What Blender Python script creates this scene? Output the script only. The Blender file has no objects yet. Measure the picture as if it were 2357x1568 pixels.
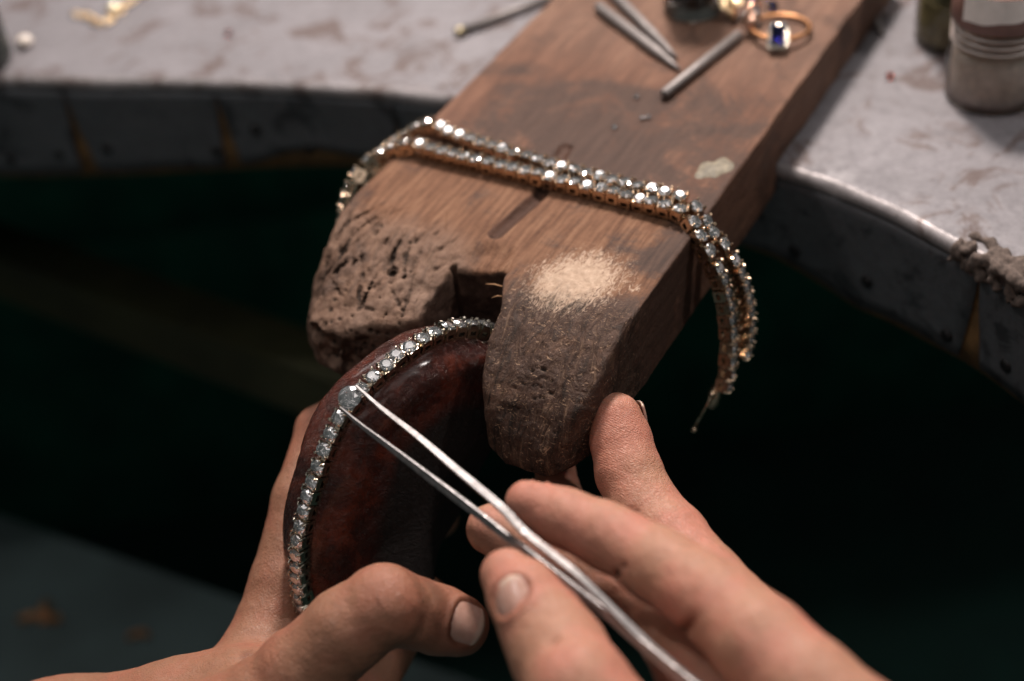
import bpy, math, random
import numpy as np
from mathutils import Matrix, Vector

random.seed(7); rng = np.random.default_rng(7)
scene = bpy.context.scene
COL = scene.collection
S = 0.01                       # everything below is written in centimetres
W, H = 2357.0, 1568.0          # picture units used for measuring
FPX = 3400.0                   # focal length in picture units
PITCH, ROLL = math.radians(40), math.radians(8)
FW = np.array([0, math.cos(PITCH), -math.sin(PITCH)])
_r0 = np.array([1.0, 0, 0]); _u0 = np.array([0, math.sin(PITCH), math.cos(PITCH)])
RT = math.cos(ROLL)*_r0 - math.sin(ROLL)*_u0
UP = math.sin(ROLL)*_r0 + math.cos(ROLL)*_u0
PIN_T = 1.7                    # top of the bench pin above the bench top (z = 0)
CAM = np.array([0, 0, 23.79135793])
FOCUS = 34.5

# ------------------------------------------------------------------ camera
cd = bpy.data.cameras.new('camera'); cam = bpy.data.objects.new('camera', cd); COL.objects.link(cam)
M = Matrix(((RT[0], UP[0], -FW[0], CAM[0]*S), (RT[1], UP[1], -FW[1], CAM[1]*S), (RT[2], UP[2], -FW[2], CAM[2]*S), (0, 0, 0, 1)))
cam.matrix_world = M
cd.sensor_width = 36; cd.lens = FPX/W*36; cd.clip_start = 0.02; cd.clip_end = 50
cd.dof.use_dof = True; cd.dof.focus_distance = FOCUS*S; cd.dof.aperture_fstop = 6.3
scene.camera = cam

# ------------------------------------------------------------------ light
world = bpy.data.worlds.new('World'); scene.world = world; world.use_nodes = True
bg = world.node_tree.nodes['Background']
bg.inputs[0].default_value = (0.62, 0.74, 0.71, 1); bg.inputs[1].default_value = 0.08

def area(name, loc, target, size, power, col, spread=180):
    ld = bpy.data.lights.new(name, 'AREA'); ld.shape = 'DISK'; ld.size = size*S; ld.energy = power; ld.color = col
    ld.spread = math.radians(spread)
    o = bpy.data.objects.new(name, ld); COL.objects.link(o)
    o.location = [c*S for c in loc]
    d = Vector([(t-c) for t, c in zip(target, loc)])
    o.rotation_euler = d.to_track_quat('-Z', 'Y').to_euler()
    return o
area('bench_lamp', (9, 66, 55), (1, 34, 0), 11, 6.3, (1, .88, .80))
for cx in (-85, 0, 85):
    for cy in (-90, -5, 80):
        pl = area('added_ceiling_panel', (cx, cy, 150), (cx, cy, 0), 62, 1.05, (1, .91, .88)); pl.data.shape = 'RECTANGLE'; pl.data.size_y = .50  # added overhead panels: room fill with dark gaps for facet contrast
area('side_lamp', (52, 24, 58), (1, 32, 0), 5, 1.2, (1, .92, .88))
area('added_glint_light', (-34, 40, 66), (1, 32, 0), 5, .8, (1, .92, .88))  # added small light for more glints in the stones
tl = area('added_strip_light', (4, 112, 76), (1, 32, 0), 110, 3.4, (1, .93, .90))  # added strip behind the bench for the stones to reflect
tl.data.shape = 'RECTANGLE'; tl.data.size_y = .14

vs = scene.view_settings
vs.view_transform = 'Standard'; vs.look = 'None'; vs.exposure = 0.06; vs.gamma = 1
scene.cycles.use_denoising = True
scene.cycles.max_bounces = 10; scene.cycles.transmission_bounces = 8; scene.cycles.glossy_bounces = 5
scene.cycles.sample_clamp_indirect = 30.0
scene.cycles.caustics_refractive = True; scene.cycles.caustics_reflective = False; scene.cycles.blur_glossy = .05

# ------------------------------------------------------------------ projection helpers
def ray(x, y): return FW + (x-W/2)/FPX*RT - (y-H/2)/FPX*UP
def at(x, y, d): return CAM + ray(x, y)*d
def onz(x, y, z):
    r = ray(x, y); return CAM + r*((z-CAM[2])/r[2])
def proj(P):
    v = np.asarray(P)-CAM; d = v@FW; return W/2+FPX*(v@RT)/d, H/2-FPX*(v@UP)/d, d
def cv(r, u, t):               # direction given as right / up / toward the viewer
    v = r*RT + u*UP - t*FW; return v/np.linalg.norm(v)
AZ = math.radians(34)
PD = np.array([math.sin(AZ), math.cos(AZ), 0]); PP = np.array([math.cos(AZ), -math.sin(AZ), 0]); ZZ = np.array([0, 0, 1.0])
PO = np.array([1.12241547, 31.0686267, 0])
def pin(w, s, z): return PO + PP*w + PD*s + ZZ*z
def nrm(v): return v/np.linalg.norm(v)

# ------------------------------------------------------------------ object helpers
def tag(o, label=None, cat=None, group=None, kind=None):
    if label: o['label'] = label
    if cat: o['category'] = cat
    if group: o['group'] = group
    if kind: o['kind'] = kind
    return o
def empty(name, base, label, cat, group=None):
    o = bpy.data.objects.new(name, None); COL.objects.link(o)
    o.location = [c*S for c in base]; o.empty_display_size = .01
    return tag(o, label, cat, group)
def mesh(name, V, Fc, mat, parent=None, base=None, smooth=True, attrs=None):
    """V in world centimetres; the object's origin goes to base (default: the parent's own origin)"""
    V = np.asarray(V, dtype=float)
    org = np.array(base if base is not None else ([0, 0, 0] if parent is None else [c/S for c in parent.location]), float)
    me = bpy.data.meshes.new(name)
    if isinstance(Fc, np.ndarray) and Fc.ndim == 2:
        n, k = Fc.shape
        me.vertices.add(len(V)); me.vertices.foreach_set('co', ((V-org)*S).astype(np.float32).ravel())
        me.loops.add(n*k); me.loops.foreach_set('vertex_index', Fc.astype(np.int32).ravel())
        me.polygons.add(n); me.polygons.foreach_set('loop_start', np.arange(0, n*k, k, dtype=np.int32))
        me.update(calc_edges=True)
    else:
        me.from_pydata(((V-org)*S).tolist(), [], [list(f) for f in Fc])
    me.validate()
    if smooth: me.polygons.foreach_set('use_smooth', [True]*len(me.polygons))
    for m in (mat if isinstance(mat, (list, tuple)) else [mat]): me.materials.append(m)
    for k, a in (attrs or {}).items():
        a = np.asarray(a, dtype=np.float32)
        if a.ndim == 2:
            at_ = me.attributes.new(k, 'FLOAT_VECTOR', 'POINT'); at_.data.foreach_set('vector', a.ravel())
        else:
            at_ = me.attributes.new(k, 'FLOAT', 'POINT'); at_.data.foreach_set('value', a)
    o = bpy.data.objects.new(name, me); COL.objects.link(o)
    if parent is None: o.location = org*S
    else:
        o.parent = parent; o.location = (org - np.array([c/S for c in parent.location]))*S if base is not None else (0, 0, 0)
    return o
class MB:
    def __init__(s): s.v = []; s.f = []
    def add(s, V, Fc):
        o = len(s.v); s.v += [tuple(p) for p in V]; s.f += [tuple(i+o for i in f) for f in Fc]; return s
def orient(c, X, Y, Z, pts): return [np.asarray(c)+X*p[0]+Y*p[1]+Z*p[2] for p in pts]
def frame(n, hint=(0, 0, 1.0)):
    n = nrm(np.asarray(n, float)); h = np.asarray(hint, float)
    if abs(n@nrm(h)) > .95: h = np.array([1.0, 0, 0])
    x = nrm(np.cross(h, n)); return x, np.cross(n, x), n
def lathe(c, prof, seg=40, axis=ZZ, close=True):
    """prof: list of (radius, height)"""
    X, Y, Z = frame(axis, (0, 1, 0)); V = []; Fc = []
    for r, h in prof:
        for k in range(seg):
            a = 2*math.pi*k/seg; V.append(np.asarray(c)+X*r*math.cos(a)+Y*r*math.sin(a)+Z*h)
    for i in range(len(prof)-1):
        for k in range(seg):
            Fc.append((i*seg+k, i*seg+(k+1) % seg, (i+1)*seg+(k+1) % seg, (i+1)*seg+k))
    if close:
        Fc.append(tuple(range(seg-1, -1, -1))); Fc.append(tuple((len(prof)-1)*seg+k for k in range(seg)))
    return V, Fc
def tube(P, R, seg=12, caps=True):
    P = np.asarray(P, float); n = len(P); R = np.broadcast_to(np.asarray(R, float), (n,))
    T = np.gradient(P, axis=0); T /= np.linalg.norm(T, axis=1)[:, None]
    x = frame(T[0])[0]; V = []; Fc = []
    for i in range(n):
        x = nrm(x - T[i]*(x@T[i])); y = np.cross(T[i], x)
        for k in range(seg):
            a = 2*math.pi*k/seg; V.append(P[i]+R[i]*(x*math.cos(a)+y*math.sin(a)))
    for i in range(n-1):
        for k in range(seg): Fc.append((i*seg+k, i*seg+(k+1) % seg, (i+1)*seg+(k+1) % seg, (i+1)*seg+k))
    if caps: Fc += [tuple(range(seg-1, -1, -1)), tuple((n-1)*seg+k for k in range(seg))]
    return V, Fc
def spline(P, n=400):
    """Catmull-Rom through P, then resampled evenly by length"""
    P = np.asarray(P, float); Q = np.vstack([2*P[0]-P[1], P, 2*P[-1]-P[-2]]); out = []
    for i in range(1, len(Q)-2):
        t = np.linspace(0, 1, 24, endpoint=False)[:, None]
        a, b, c, d = Q[i-1], Q[i], Q[i+1], Q[i+2]
        out.append(.5*((2*b)+(-a+c)*t+(2*a-5*b+4*c-d)*t**2+(-a+3*b-3*c+d)*t**3))
    C_ = np.vstack(out+[P[-1:]]); L = np.r_[0, np.cumsum(np.linalg.norm(np.diff(C_, axis=0), axis=1))]
    u = np.linspace(0, L[-1], n); return np.stack([np.interp(u, L, C_[:, k]) for k in range(P.shape[1])], 1), L[-1]

# value noise for shaping
_tab = rng.random((32, 32, 32)).astype(np.float32)
def vnoise(p):
    p = np.asarray(p, np.float32); i = np.floor(p).astype(np.int32); f = p-i; f = f*f*(3-2*f)
    i0 = i & 31; i1 = (i+1) & 31; r = 0
    for dx in (0, 1):
        for dy in (0, 1):
            for dz in (0, 1):
                w = (f[..., 0] if dx else 1-f[..., 0])*(f[..., 1] if dy else 1-f[..., 1])*(f[..., 2] if dz else 1-f[..., 2])
                r = r + w*_tab[(i1 if dx else i0)[..., 0], (i1 if dy else i0)[..., 1], (i1 if dz else i0)[..., 2]]
    return r*2-1
def fbm(p, oct=3):
    r = 0; a = 1.0; p = np.asarray(p, np.float32)
    for k in range(oct): r = r+a*vnoise(p*(2.03**k)+k*7.3); a *= .5
    return r
def sstep(a, b, x): t = np.clip((x-a)/(b-a), 0, 1); return t*t*(3-2*t)

# signed-distance field on a grid + surface nets
class Field:
    def __init__(s, lo, hi, h):
        s.lo = np.asarray(lo, float); s.h = h; s.n = np.ceil((np.asarray(hi)-s.lo)/h).astype(int)+1
        s.D = np.full(s.n, 9.0, np.float32)
    def sub(s, lo, hi):
        a = np.clip(np.floor((lo-s.lo)/s.h).astype(int), 0, s.n); b = np.clip(np.ceil((hi-s.lo)/s.h).astype(int)+1, 0, s.n)
        sl = tuple(slice(a[i], b[i]) for i in range(3))
        g = [((np.arange(a[i], b[i]))*s.h+s.lo[i]).astype(np.float32) for i in range(3)]
        return sl, g[0][:, None, None], g[1][None, :, None], g[2][None, None, :]
    def cone(s, A, B, ra, rb, k, sq=None, cut=False):
        A = np.asarray(A, float); B = np.asarray(B, float); m = max(ra, rb)+k+3*s.h+.1
        if sq is not None: m *= 1.5
        sl, X, Y, Z = s.sub(np.minimum(A, B)-m, np.maximum(A, B)+m)
        if s.D[sl].size == 0: return s
        d = B-A; L = max(d@d, 1e-9); px, py, pz = X-A[0], Y-A[1], Z-A[2]
        t = np.clip((px*d[0]+py*d[1]+pz*d[2])/L, 0, 1); vx, vy, vz = px-t*d[0], py-t*d[1], pz-t*d[2]
        if sq is not None:      # squash along a direction
            nn, f = sq; q = (vx*nn[0]+vy*nn[1]+vz*nn[2])*(f-1); vx = vx+q*nn[0]; vy = vy+q*nn[1]; vz = vz+q*nn[2]
        e = np.sqrt(vx*vx+vy*vy+vz*vz)-(ra+(rb-ra)*t)
        D = s.D[sl]
        if cut:
            e = -e; hh = np.clip(.5+.5*(e-D)/k, 0, 1); s.D[sl] = D*(1-hh)+e*hh+k*hh*(1-hh)
        else:
            hh = np.clip(.5+.5*(e-D)/k, 0, 1); s.D[sl] = e*(1-hh)+D*hh-k*hh*(1-hh)
        return s
    def join(s, o, k):
        hh = np.clip(.5+.5*(o.D-s.D)/k, 0, 1); s.D = o.D*(1-hh)+s.D*hh-k*hh*(1-hh)
    def net(s):
        D = s.D; D[[0, -1]] = np.maximum(D[[0, -1]], .01); D[:, [0, -1]] = np.maximum(D[:, [0, -1]], .01); D[:, :, [0, -1]] = np.maximum(D[:, :, [0, -1]], .01)
        I = D < 0; nx, ny, nz = D.shape
        c = np.zeros((nx-1, ny-1, nz-1), np.uint8)
        cr = [(a, b, e) for a in (0, 1) for b in (0, 1) for e in (0, 1)]
        for a, b, e in cr: c += I[a:nx-1+a, b:ny-1+b, e:nz-1+e]
        act = (c > 0) & (c < 8); idx = np.full(act.shape, -1, np.int64); ijk = np.argwhere(act); idx[act] = np.arange(len(ijk))
        acc = np.zeros((len(ijk), 3)); cnt = np.zeros(len(ijk))
        for p in range(8):
            for q in range(p+1, 8):
                P, Q = np.array(cr[p]), np.array(cr[q])
                if abs(P-Q).sum() != 1: continue
                dp = D[tuple((ijk+P).T)]; dq = D[tuple((ijk+Q).T)]; m = (dp < 0) != (dq < 0)
                t = np.zeros(len(ijk)); t[m] = dp[m]/(dp[m]-dq[m])
                acc[m] += P+(Q-P)*t[m][:, None]; cnt += m
        V = s.lo+(ijk+acc/cnt[:, None])*s.h; F_ = []
        for ax in range(3):
            o = [0, 0, 0]; o[ax] = 1; u, v = (ax+1) % 3, (ax+2) % 3
            A = I[:nx-o[0], :ny-o[1], :nz-o[2]]; B = I[o[0]:, o[1]:, o[2]:]; e = np.argwhere(A != B)
            e = e[(e[:, u] > 0) & (e[:, v] > 0)]; fl = A[tuple(e.T)]
            du = np.zeros(3, int); dv = np.zeros(3, int); du[u] = 1; dv[v] = 1
            q = np.stack([idx[tuple((e-du-dv).T)], idx[tuple((e-dv).T)], idx[tuple(e.T)], idx[tuple((e-du).T)]], 1)
            q[~fl] = q[~fl][:, ::-1]; F_.append(q)
        return V, np.vstack(F_)

# ------------------------------------------------------------------ materials
def mat(name):
    m = bpy.data.materials.new(name); m.use_nodes = True; nt = m.node_tree
    return m, nt, nt.nodes['Principled BSDF']
def N(nt, t, **kw):
    n = nt.nodes.new(t)
    for k, v in kw.items():
        if k[0] == 'i' and k[1:].isdigit(): n.inputs[int(k[1:])].default_value = v
        else: setattr(n, k, v)
    return n
def coords(nt, scale=(1, 1, 1), attr=None):
    """object coordinates in centimetres (or a stored vector attribute)"""
    mp = N(nt, 'ShaderNodeMapping')
    if attr:
        a = N(nt, 'ShaderNodeAttribute', attribute_name=attr); nt.links.new(a.outputs['Vector'], mp.inputs[0]); mp.inputs['Scale'].default_value = scale
    else:
        tc = N(nt, 'ShaderNodeTexCoord'); nt.links.new(tc.outputs['Object'], mp.inputs[0]); mp.inputs['Scale'].default_value = [100*s for s in scale]
    return mp.outputs[0]
def noise(nt, co, sc, det=4, rough=.55, dist=0.0):
    n = N(nt, 'ShaderNodeTexNoise'); n.inputs['Scale'].default_value = sc; n.inputs['Detail'].default_value = det
    n.inputs['Roughness'].default_value = rough; n.inputs['Distortion'].default_value = dist; nt.links.new(co, n.inputs['Vector']); return n.outputs['Fac']
def ramp(nt, fac, stops):
    r = N(nt, 'ShaderNodeValToRGB'); e = r.color_ramp.elements
    while len(e) < len(stops): e.new(.5)
    for q, (p, c) in zip(e, stops): q.position = p; q.color = (*c, 1) if len(c) == 3 else c
    nt.links.new(fac, r.inputs[0]); return r.outputs[0]
def mix(nt, fac, a, b, mode='MIX'):
    m = N(nt, 'ShaderNodeMix', data_type='RGBA', blend_type=mode)
    for v, i in ((fac, 0), (a, 6), (b, 7)):
        if hasattr(v, 'links') or isinstance(v, bpy.types.NodeSocket): nt.links.new(v, m.inputs[i])
        elif isinstance(v, (int, float)): m.inputs[i].default_value = v
        else: m.inputs[i].default_value = (*v, 1)
    return m.outputs[2]
def math_(nt, op, a, b=0.0, clamp=False):
    m = N(nt, 'ShaderNodeMath', operation=op, use_clamp=clamp)
    for v, i in ((a, 0), (b, 1)):
        if isinstance(v, bpy.types.NodeSocket): nt.links.new(v, m.inputs[i])
        else: m.inputs[i].default_value = v
    return m.outputs[0]
def mrange(nt, v, a, b, c=0.0, d=1.0):
    m = N(nt, 'ShaderNodeMapRange', interpolation_type='SMOOTHSTEP'); nt.links.new(v, m.inputs[0])
    for i, q in enumerate((a, b, c, d)): m.inputs[i+1].default_value = q
    return m.outputs[0]
def bump(nt, bs, h, strength, dist, prev=None):
    b = N(nt, 'ShaderNodeBump'); (nt.links.new(strength, b.inputs['Strength']) if isinstance(strength, bpy.types.NodeSocket) else setattr(b.inputs['Strength'], 'default_value', strength)); b.inputs['Distance'].default_value = dist*S
    nt.links.new(h, b.inputs['Height'])
    if prev is not None: nt.links.new(prev, b.inputs['Normal'])
    nt.links.new(b.outputs[0], bs.inputs['Normal']); return b.outputs[0]
def attrf(nt, name): return N(nt, 'ShaderNodeAttribute', attribute_name=name).outputs['Fac']
def simple(name, col, rough=.5, metal=0.0, var=.25, sc=3.0, bmp=0.0):
    m, nt, b = mat(name); co = coords(nt); n = noise(nt, co, sc)
    c2 = tuple(min(1, x*(1+var)) for x in col); c1 = tuple(x*(1-var) for x in col)
    nt.links.new(ramp(nt, n, [(.3, c1), (.7, c2)]), b.inputs['Base Color'])
    b.inputs['Roughness'].default_value = rough; b.inputs['Metallic'].default_value = metal
    if bmp: bump(nt, b, noise(nt, co, sc*6), .5, bmp)
    return m

# worn wood of the bench pin: colours follow stored masks, broken up by fibre noise
def wood_material():
    m, nt, b = mat('worn_bench_wood')
    co = coords(nt, (1, 1, 1), 'pin_co'); fib = coords(nt, (1.7, .16, 1.7), 'pin_co'); fine = coords(nt, (4.5, .42, 4.5), 'pin_co')
    g1 = noise(nt, fib, 1.0, 5, .6, .8); g2 = noise(nt, fine, 1.6, 4, .65); blot = noise(nt, co, .42, 5, .62, 1.2); sp = noise(nt, co, 6.0, 6, .7)
    tan = ramp(nt, g1, [(.25, (.072, .033, .021)), (.5, (.145, .070, .045)), (.75, (.225, .122, .080))])
    tan = mix(nt, mrange(nt, g2, .35, .75), tan, (.088, .043, .029))
    front = ramp(nt, g2, [(.25, (.062, .025, .012)), (.5, (.152, .072, .040)), (.8, (.265, .145, .085))])
    c = mix(nt, attrf(nt, 'orange'), tan, front)
    spd = math_(nt, 'ADD', math_(nt, 'MULTIPLY', noise(nt, coords(nt, (5, .7, 5), 'pin_co'), 1.0, 5, .7, 1.2), .65), math_(nt, 'MULTIPLY', sp, .35))
    dust = ramp(nt, spd, [(.25, (.050, .031, .023)), (.5, (.205, .135, .102)), (.8, (.37, .26, .20))])
    c = mix(nt, math_(nt, 'MULTIPLY', attrf(nt, 'dust'), .85), c, dust)
    # dirt blotches plus the darker zones of the dark mask
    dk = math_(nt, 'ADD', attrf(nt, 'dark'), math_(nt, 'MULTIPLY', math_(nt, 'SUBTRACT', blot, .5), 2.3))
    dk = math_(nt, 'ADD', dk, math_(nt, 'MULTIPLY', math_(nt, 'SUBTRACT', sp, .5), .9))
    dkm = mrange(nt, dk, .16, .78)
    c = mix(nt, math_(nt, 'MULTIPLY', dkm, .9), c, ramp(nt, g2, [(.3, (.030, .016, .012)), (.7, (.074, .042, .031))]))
    gv = mrange(nt, math_(nt, 'ADD', attrf(nt, 'groove'), math_(nt, 'MULTIPLY', math_(nt, 'SUBTRACT', sp, .5), .5)), .3, .6)
    c = mix(nt, gv, c, ramp(nt, g2, [(.3, (.030, .014, .009)), (.7, (.095, .044, .028))]))
    fl = coords(nt, (6.0, 2.4, 5.0), 'pin_co'); f1 = noise(nt, fl, 1.2, 6, .75, 2.5)
    pm = math_(nt, 'ADD', attrf(nt, 'pale'), math_(nt, 'MULTIPLY', math_(nt, 'SUBTRACT', f1, .5), 2.3))
    c = mix(nt, math_(nt, 'MULTIPLY', mrange(nt, pm, .30, .78), .92), c, ramp(nt, sp, [(.3, (.34, .235, .165)), (.7, (.56, .42, .32))]))
    stk = noise(nt, coords(nt, (1.6, .5, .35), 'pin_co'), 1.6, 5, .65, 1.6)
    c = mix(nt, math_(nt, 'MULTIPLY', math_(nt, 'MULTIPLY', mrange(nt, stk, .48, .66), attrf(nt, 'fuzz')), .65), c, (.028, .018, .014))
    c = mix(nt, math_(nt, 'MULTIPLY', math_(nt, 'MULTIPLY', mrange(nt, stk, .44, .30), attrf(nt, 'fuzz')), .45), c, (.22, .135, .088))
    # tiny fibres of clean wood on the filed tongue
    fm = math_(nt, 'MULTIPLY', mrange(nt, noise(nt, coords(nt, (2.4, 4.2, 4.2), 'pin_co'), 1.3, 5, .75, 3.0), .57, .67), attrf(nt, 'fuzz'))
    c = mix(nt, math_(nt, 'MULTIPLY', fm, .75), c, (.36, .23, .15))
    c = mix(nt, attrf(nt, 'pit'), c, (.022, .014, .010))
    nt.links.new(c, b.inputs['Base Color'])
    nt.links.new(mrange(nt, dkm, 0, 1, .72, .60), b.inputs['Roughness'])
    b.inputs['Specular IOR Level'].default_value = .22
    p = bump(nt, b, g2, .4, .04); p = bump(nt, b, sp, .8, .055, p); p = bump(nt, b, noise(nt, coords(nt, (16, 7, 16), 'pin_co'), 1.0, 4, .7), math_(nt, 'ADD', .15, math_(nt, 'MULTIPLY', attrf(nt, 'rough'), .5)), .03, p); p = bump(nt, b, stk, math_(nt, 'MULTIPLY', attrf(nt, 'fuzz'), .7), .14, p)
    return m

def skin_material(name, base, red, dirt=0.0):
    m, nt, b = mat(name); co = coords(nt)
    n1 = noise(nt, co, .9, 3, .5); n2 = noise(nt, co, 7, 4, .6)
    c = mix(nt, mrange(nt, n1, .38, .68), base, red); c = mix(nt, math_(nt, 'MULTIPLY', mrange(nt, n2, .4, .7), .35), c, tuple(x*.72 for x in base))
    c = mix(nt, math_(nt, 'MULTIPLY', attrf(nt, 'tip'), .75), c, red)
    c = mix(nt, attrf(nt, 'crease'), c, tuple(x*f for x, f in zip(base, (.48, .33, .28))))
    nt.links.new(c, b.inputs['Base Color'])
    b.inputs['Roughness'].default_value = .52; b.inputs['Subsurface Weight'].default_value = .18
    b.inputs['Subsurface Radius'].default_value = (1, .35, .2); b.inputs['Subsurface Scale'].default_value = .0035
    b.inputs['Specular IOR Level'].default_value = .4
    vo = N(nt, 'ShaderNodeTexVoronoi', feature='DISTANCE_TO_EDGE'); vo.inputs['Scale'].default_value = 9
    dco = N(nt, 'ShaderNodeVectorMath', operation='ADD'); nn = N(nt, 'ShaderNodeTexNoise'); nn.inputs['Scale'].default_value = 3; nt.links.new(co, nn.inputs['Vector'])
    nt.links.new(co, dco.inputs[0]); nt.links.new(nn.outputs['Color'], dco.inputs[1]); nt.links.new(dco.outputs[0], vo.inputs['Vector'])
    p = bump(nt, b, mrange(nt, vo.outputs['Distance'], 0, .25), .48, .018)
    # fine ridges, as on a finger pad
    wv = N(nt, 'ShaderNodeTexWave', wave_type='BANDS', bands_direction='DIAGONAL'); wv.inputs['Scale'].default_value = 7.0; wv.inputs['Distortion'].default_value = 3.0
    wv.inputs['Detail'].default_value = 1; wv.inputs['Detail Scale'].default_value = .35; nt.links.new(co, wv.inputs['Vector'])
    p = bump(nt, b, math_(nt, 'MULTIPLY', wv.outputs['Fac'], attrf(nt, 'ridge')), .22, .010, p)
    bump(nt, b, n2, .4, .03, p)
    return m

def metal(name, col, rough, var=.2, sc=4.0, bmp=.004):
    m, nt, b = mat(name); co = coords(nt); n = noise(nt, co, sc, 5)
    nt.links.new(ramp(nt, n, [(.3, tuple(x*(1-var) for x in col)), (.7, tuple(min(1, x*(1+var)) for x in col))]), b.inputs['Base Color'])
    b.inputs['Metallic'].default_value = 1
    nt.links.new(mrange(nt, noise(nt, co, sc*3), .3, .7, rough*.75, rough*1.3), b.inputs['Roughness'])
    bump(nt, b, noise(nt, co, sc*5), .3, bmp); return m
def gem(name, col=(1, 1, 1), ior=2.2, rough=0.0, emit=None):
    m, nt, b = mat(name); co = coords(nt); n = noise(nt, co, 20)
    nt.links.new(ramp(nt, n, [(.3, tuple(x*.97 for x in col)), (.7, col)]), b.inputs['Base Color'])
    b.inputs['Transmission Weight'].default_value = 1; b.inputs['IOR'].default_value = ior; b.inputs['Roughness'].default_value = rough; return m

M_wood = wood_material()
M_skin = skin_material('skin', (.405, .200, .130), (.46, .185, .130))
M_skin2 = skin_material('darker_skin', (.285, .135, .082), (.32, .125, .078))  # same skin, set darker and redder for the hand with the block
def nail_material():
    m, nt, b = mat('fingernail'); co = coords(nt); n = noise(nt, co, 5, 3)
    c = ramp(nt, n, [(.3, (.40, .225, .175)), (.7, (.50, .30, .245))]); c = mix(nt, math_(nt, 'MULTIPLY', attrf(nt, 'free'), .8), c, (.60, .47, .38))
    nt.links.new(c, b.inputs['Base Color']); b.inputs['Roughness'].default_value = .28; b.inputs['Subsurface Weight'].default_value = .1; b.inputs['Subsurface Scale'].default_value = .002
    bump(nt, b, noise(nt, coords(nt, (6, 6, 6)), 1.5), .2, .01); return m
M_nail = nail_material()
M_gold = metal('warm_white_gold', (.66, .50, .36), .22, .15)
M_wgold = metal('white_gold', (.62, .56, .47), .2, .15)
M_ygold = metal('yellow_gold', (.50, .25, .12), .40, .12)
M_matgold = metal('brushed_gold', (.86, .66, .42), .5, .1)
M_steel = metal('brushed_steel', (.31, .295, .295), .5, .12, 3.0)
M_rod = simple('dull_steel', (.20, .18, .175), .5, .45, .2, 5, .004)
M_diamond = gem('diamond', (1, 1, 1), 2.4, .012)
def sparkle(m, gl, rough, sc):
    nt = m.node_tree; out = nt.nodes['Material Output']; b = nt.nodes['Principled BSDF']
    g = N(nt, 'ShaderNodeBsdfGlossy'); g.inputs['Roughness'].default_value = rough; g.inputs[0].default_value = (1, .99, 1, 1)
    d = N(nt, 'ShaderNodeBsdfDiffuse'); d.inputs[0].default_value = (.9, .9, .93, 1)
    mx = N(nt, 'ShaderNodeMixShader'); mx.inputs[0].default_value = gl; nt.links.new(b.outputs[0], mx.inputs[1]); nt.links.new(g.outputs[0], mx.inputs[2])
    m2 = N(nt, 'ShaderNodeMixShader'); m2.inputs[0].default_value = sc; nt.links.new(mx.outputs[0], m2.inputs[1]); nt.links.new(d.outputs[0], m2.inputs[2]); nt.links.new(m2.outputs[0], out.inputs[0])
sparkle(M_diamond, .34, .05, .03)
M_bigdiamond = gem('loose_diamond', (1, 1, 1), 2.4, .0)
sparkle(M_bigdiamond, .36, .05, .04)
M_sapphire = gem('sapphire', (.006, .006, .09), 1.77)
def thin_glass():
    m, nt, b = mat('clear_glass'); out = nt.nodes['Material Output']
    tr = N(nt, 'ShaderNodeBsdfTransparent'); gl = N(nt, 'ShaderNodeBsdfGlossy'); gl.inputs['Roughness'].default_value = .08
    lw = N(nt, 'ShaderNodeLayerWeight'); lw.inputs['Blend'].default_value = .35; co = coords(nt)
    nt.links.new(ramp(nt, noise(nt, co, 2.0), [(.3, (.86, .82, .80)), (.7, (.93, .90, .88))]), tr.inputs[0])
    mx = N(nt, 'ShaderNodeMixShader'); nt.links.new(mrange(nt, lw.outputs['Fresnel'], 0, 1, .05, .75), mx.inputs[0]); nt.links.new(tr.outputs[0], mx.inputs[1]); nt.links.new(gl.outputs[0], mx.inputs[2])
    nt.links.new(mx.outputs[0], out.inputs[0]); nt.nodes.remove(b); return m
M_glass = thin_glass()

def zinc_material(name, col, stain, metalness, rough):
    m, nt, b = mat(name); co = coords(nt)
    n1 = noise(nt, co, .35, 6, .65, .6); n2 = noise(nt, co, 2.2, 6, .7); n3 = noise(nt, co, .18, 4, .6, 1.0)
    st = noise(nt, co, .55, 5, .7, .8)
    scr = noise(nt, coords(nt, (1.2, .12, 1)), 5.0, 3, .6, 2.0)
    c = ramp(nt, n1, [(.3, tuple(x*.82 for x in col)), (.52, col), (.75, tuple(min(1, x*1.15) for x in col))])
    c = mix(nt, math_(nt, 'MULTIPLY', mrange(nt, noise(nt, co, 7.0, 4, .7), .42, .66), .4), c, tuple(x*.6 for x in col))
    s2 = noise(nt, coords(nt, (.15, 1.4, 1)), 4.0, 3, .6, 1.0); c = mix(nt, math_(nt, 'MULTIPLY', mrange(nt, s2, .62, .70), .4), c, tuple(x*.55 for x in col))
    c = mix(nt, math_(nt, 'MULTIPLY', mrange(nt, n2, .45, .72), .45), c, tuple(x*.62 for x in col))
    c = mix(nt, math_(nt, 'MULTIPLY', mrange(nt, st, .51, .63), .72), c, stain)
    c = mix(nt, math_(nt, 'MULTIPLY', mrange(nt, scr, .62, .72), .35), c, tuple(min(1, x*1.35) for x in col))
    nt.links.new(c, b.inputs['Base Color']); b.inputs['Metallic'].default_value = metalness
    nt.links.new(mrange(nt, n2, .3, .7, rough*.75, rough*1.2), b.inputs['Roughness'])
    p = bump(nt, b, n2, .3, .03); bump(nt, b, n3, .5, .25, p)
    return m
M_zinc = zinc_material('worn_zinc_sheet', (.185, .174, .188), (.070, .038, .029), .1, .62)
M_skirt = zinc_material('shaded_zinc', (.118, .122, .134), (.02, .021, .024), .4, .5)  # zinc with stains, base darkened as shade on the edge facing away from the lamp
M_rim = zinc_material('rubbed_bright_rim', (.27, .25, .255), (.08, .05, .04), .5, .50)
M_edge = simple('edge_board_wood', (.16, .085, .03), .6, 0, .4, 2.0, .02)
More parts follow.
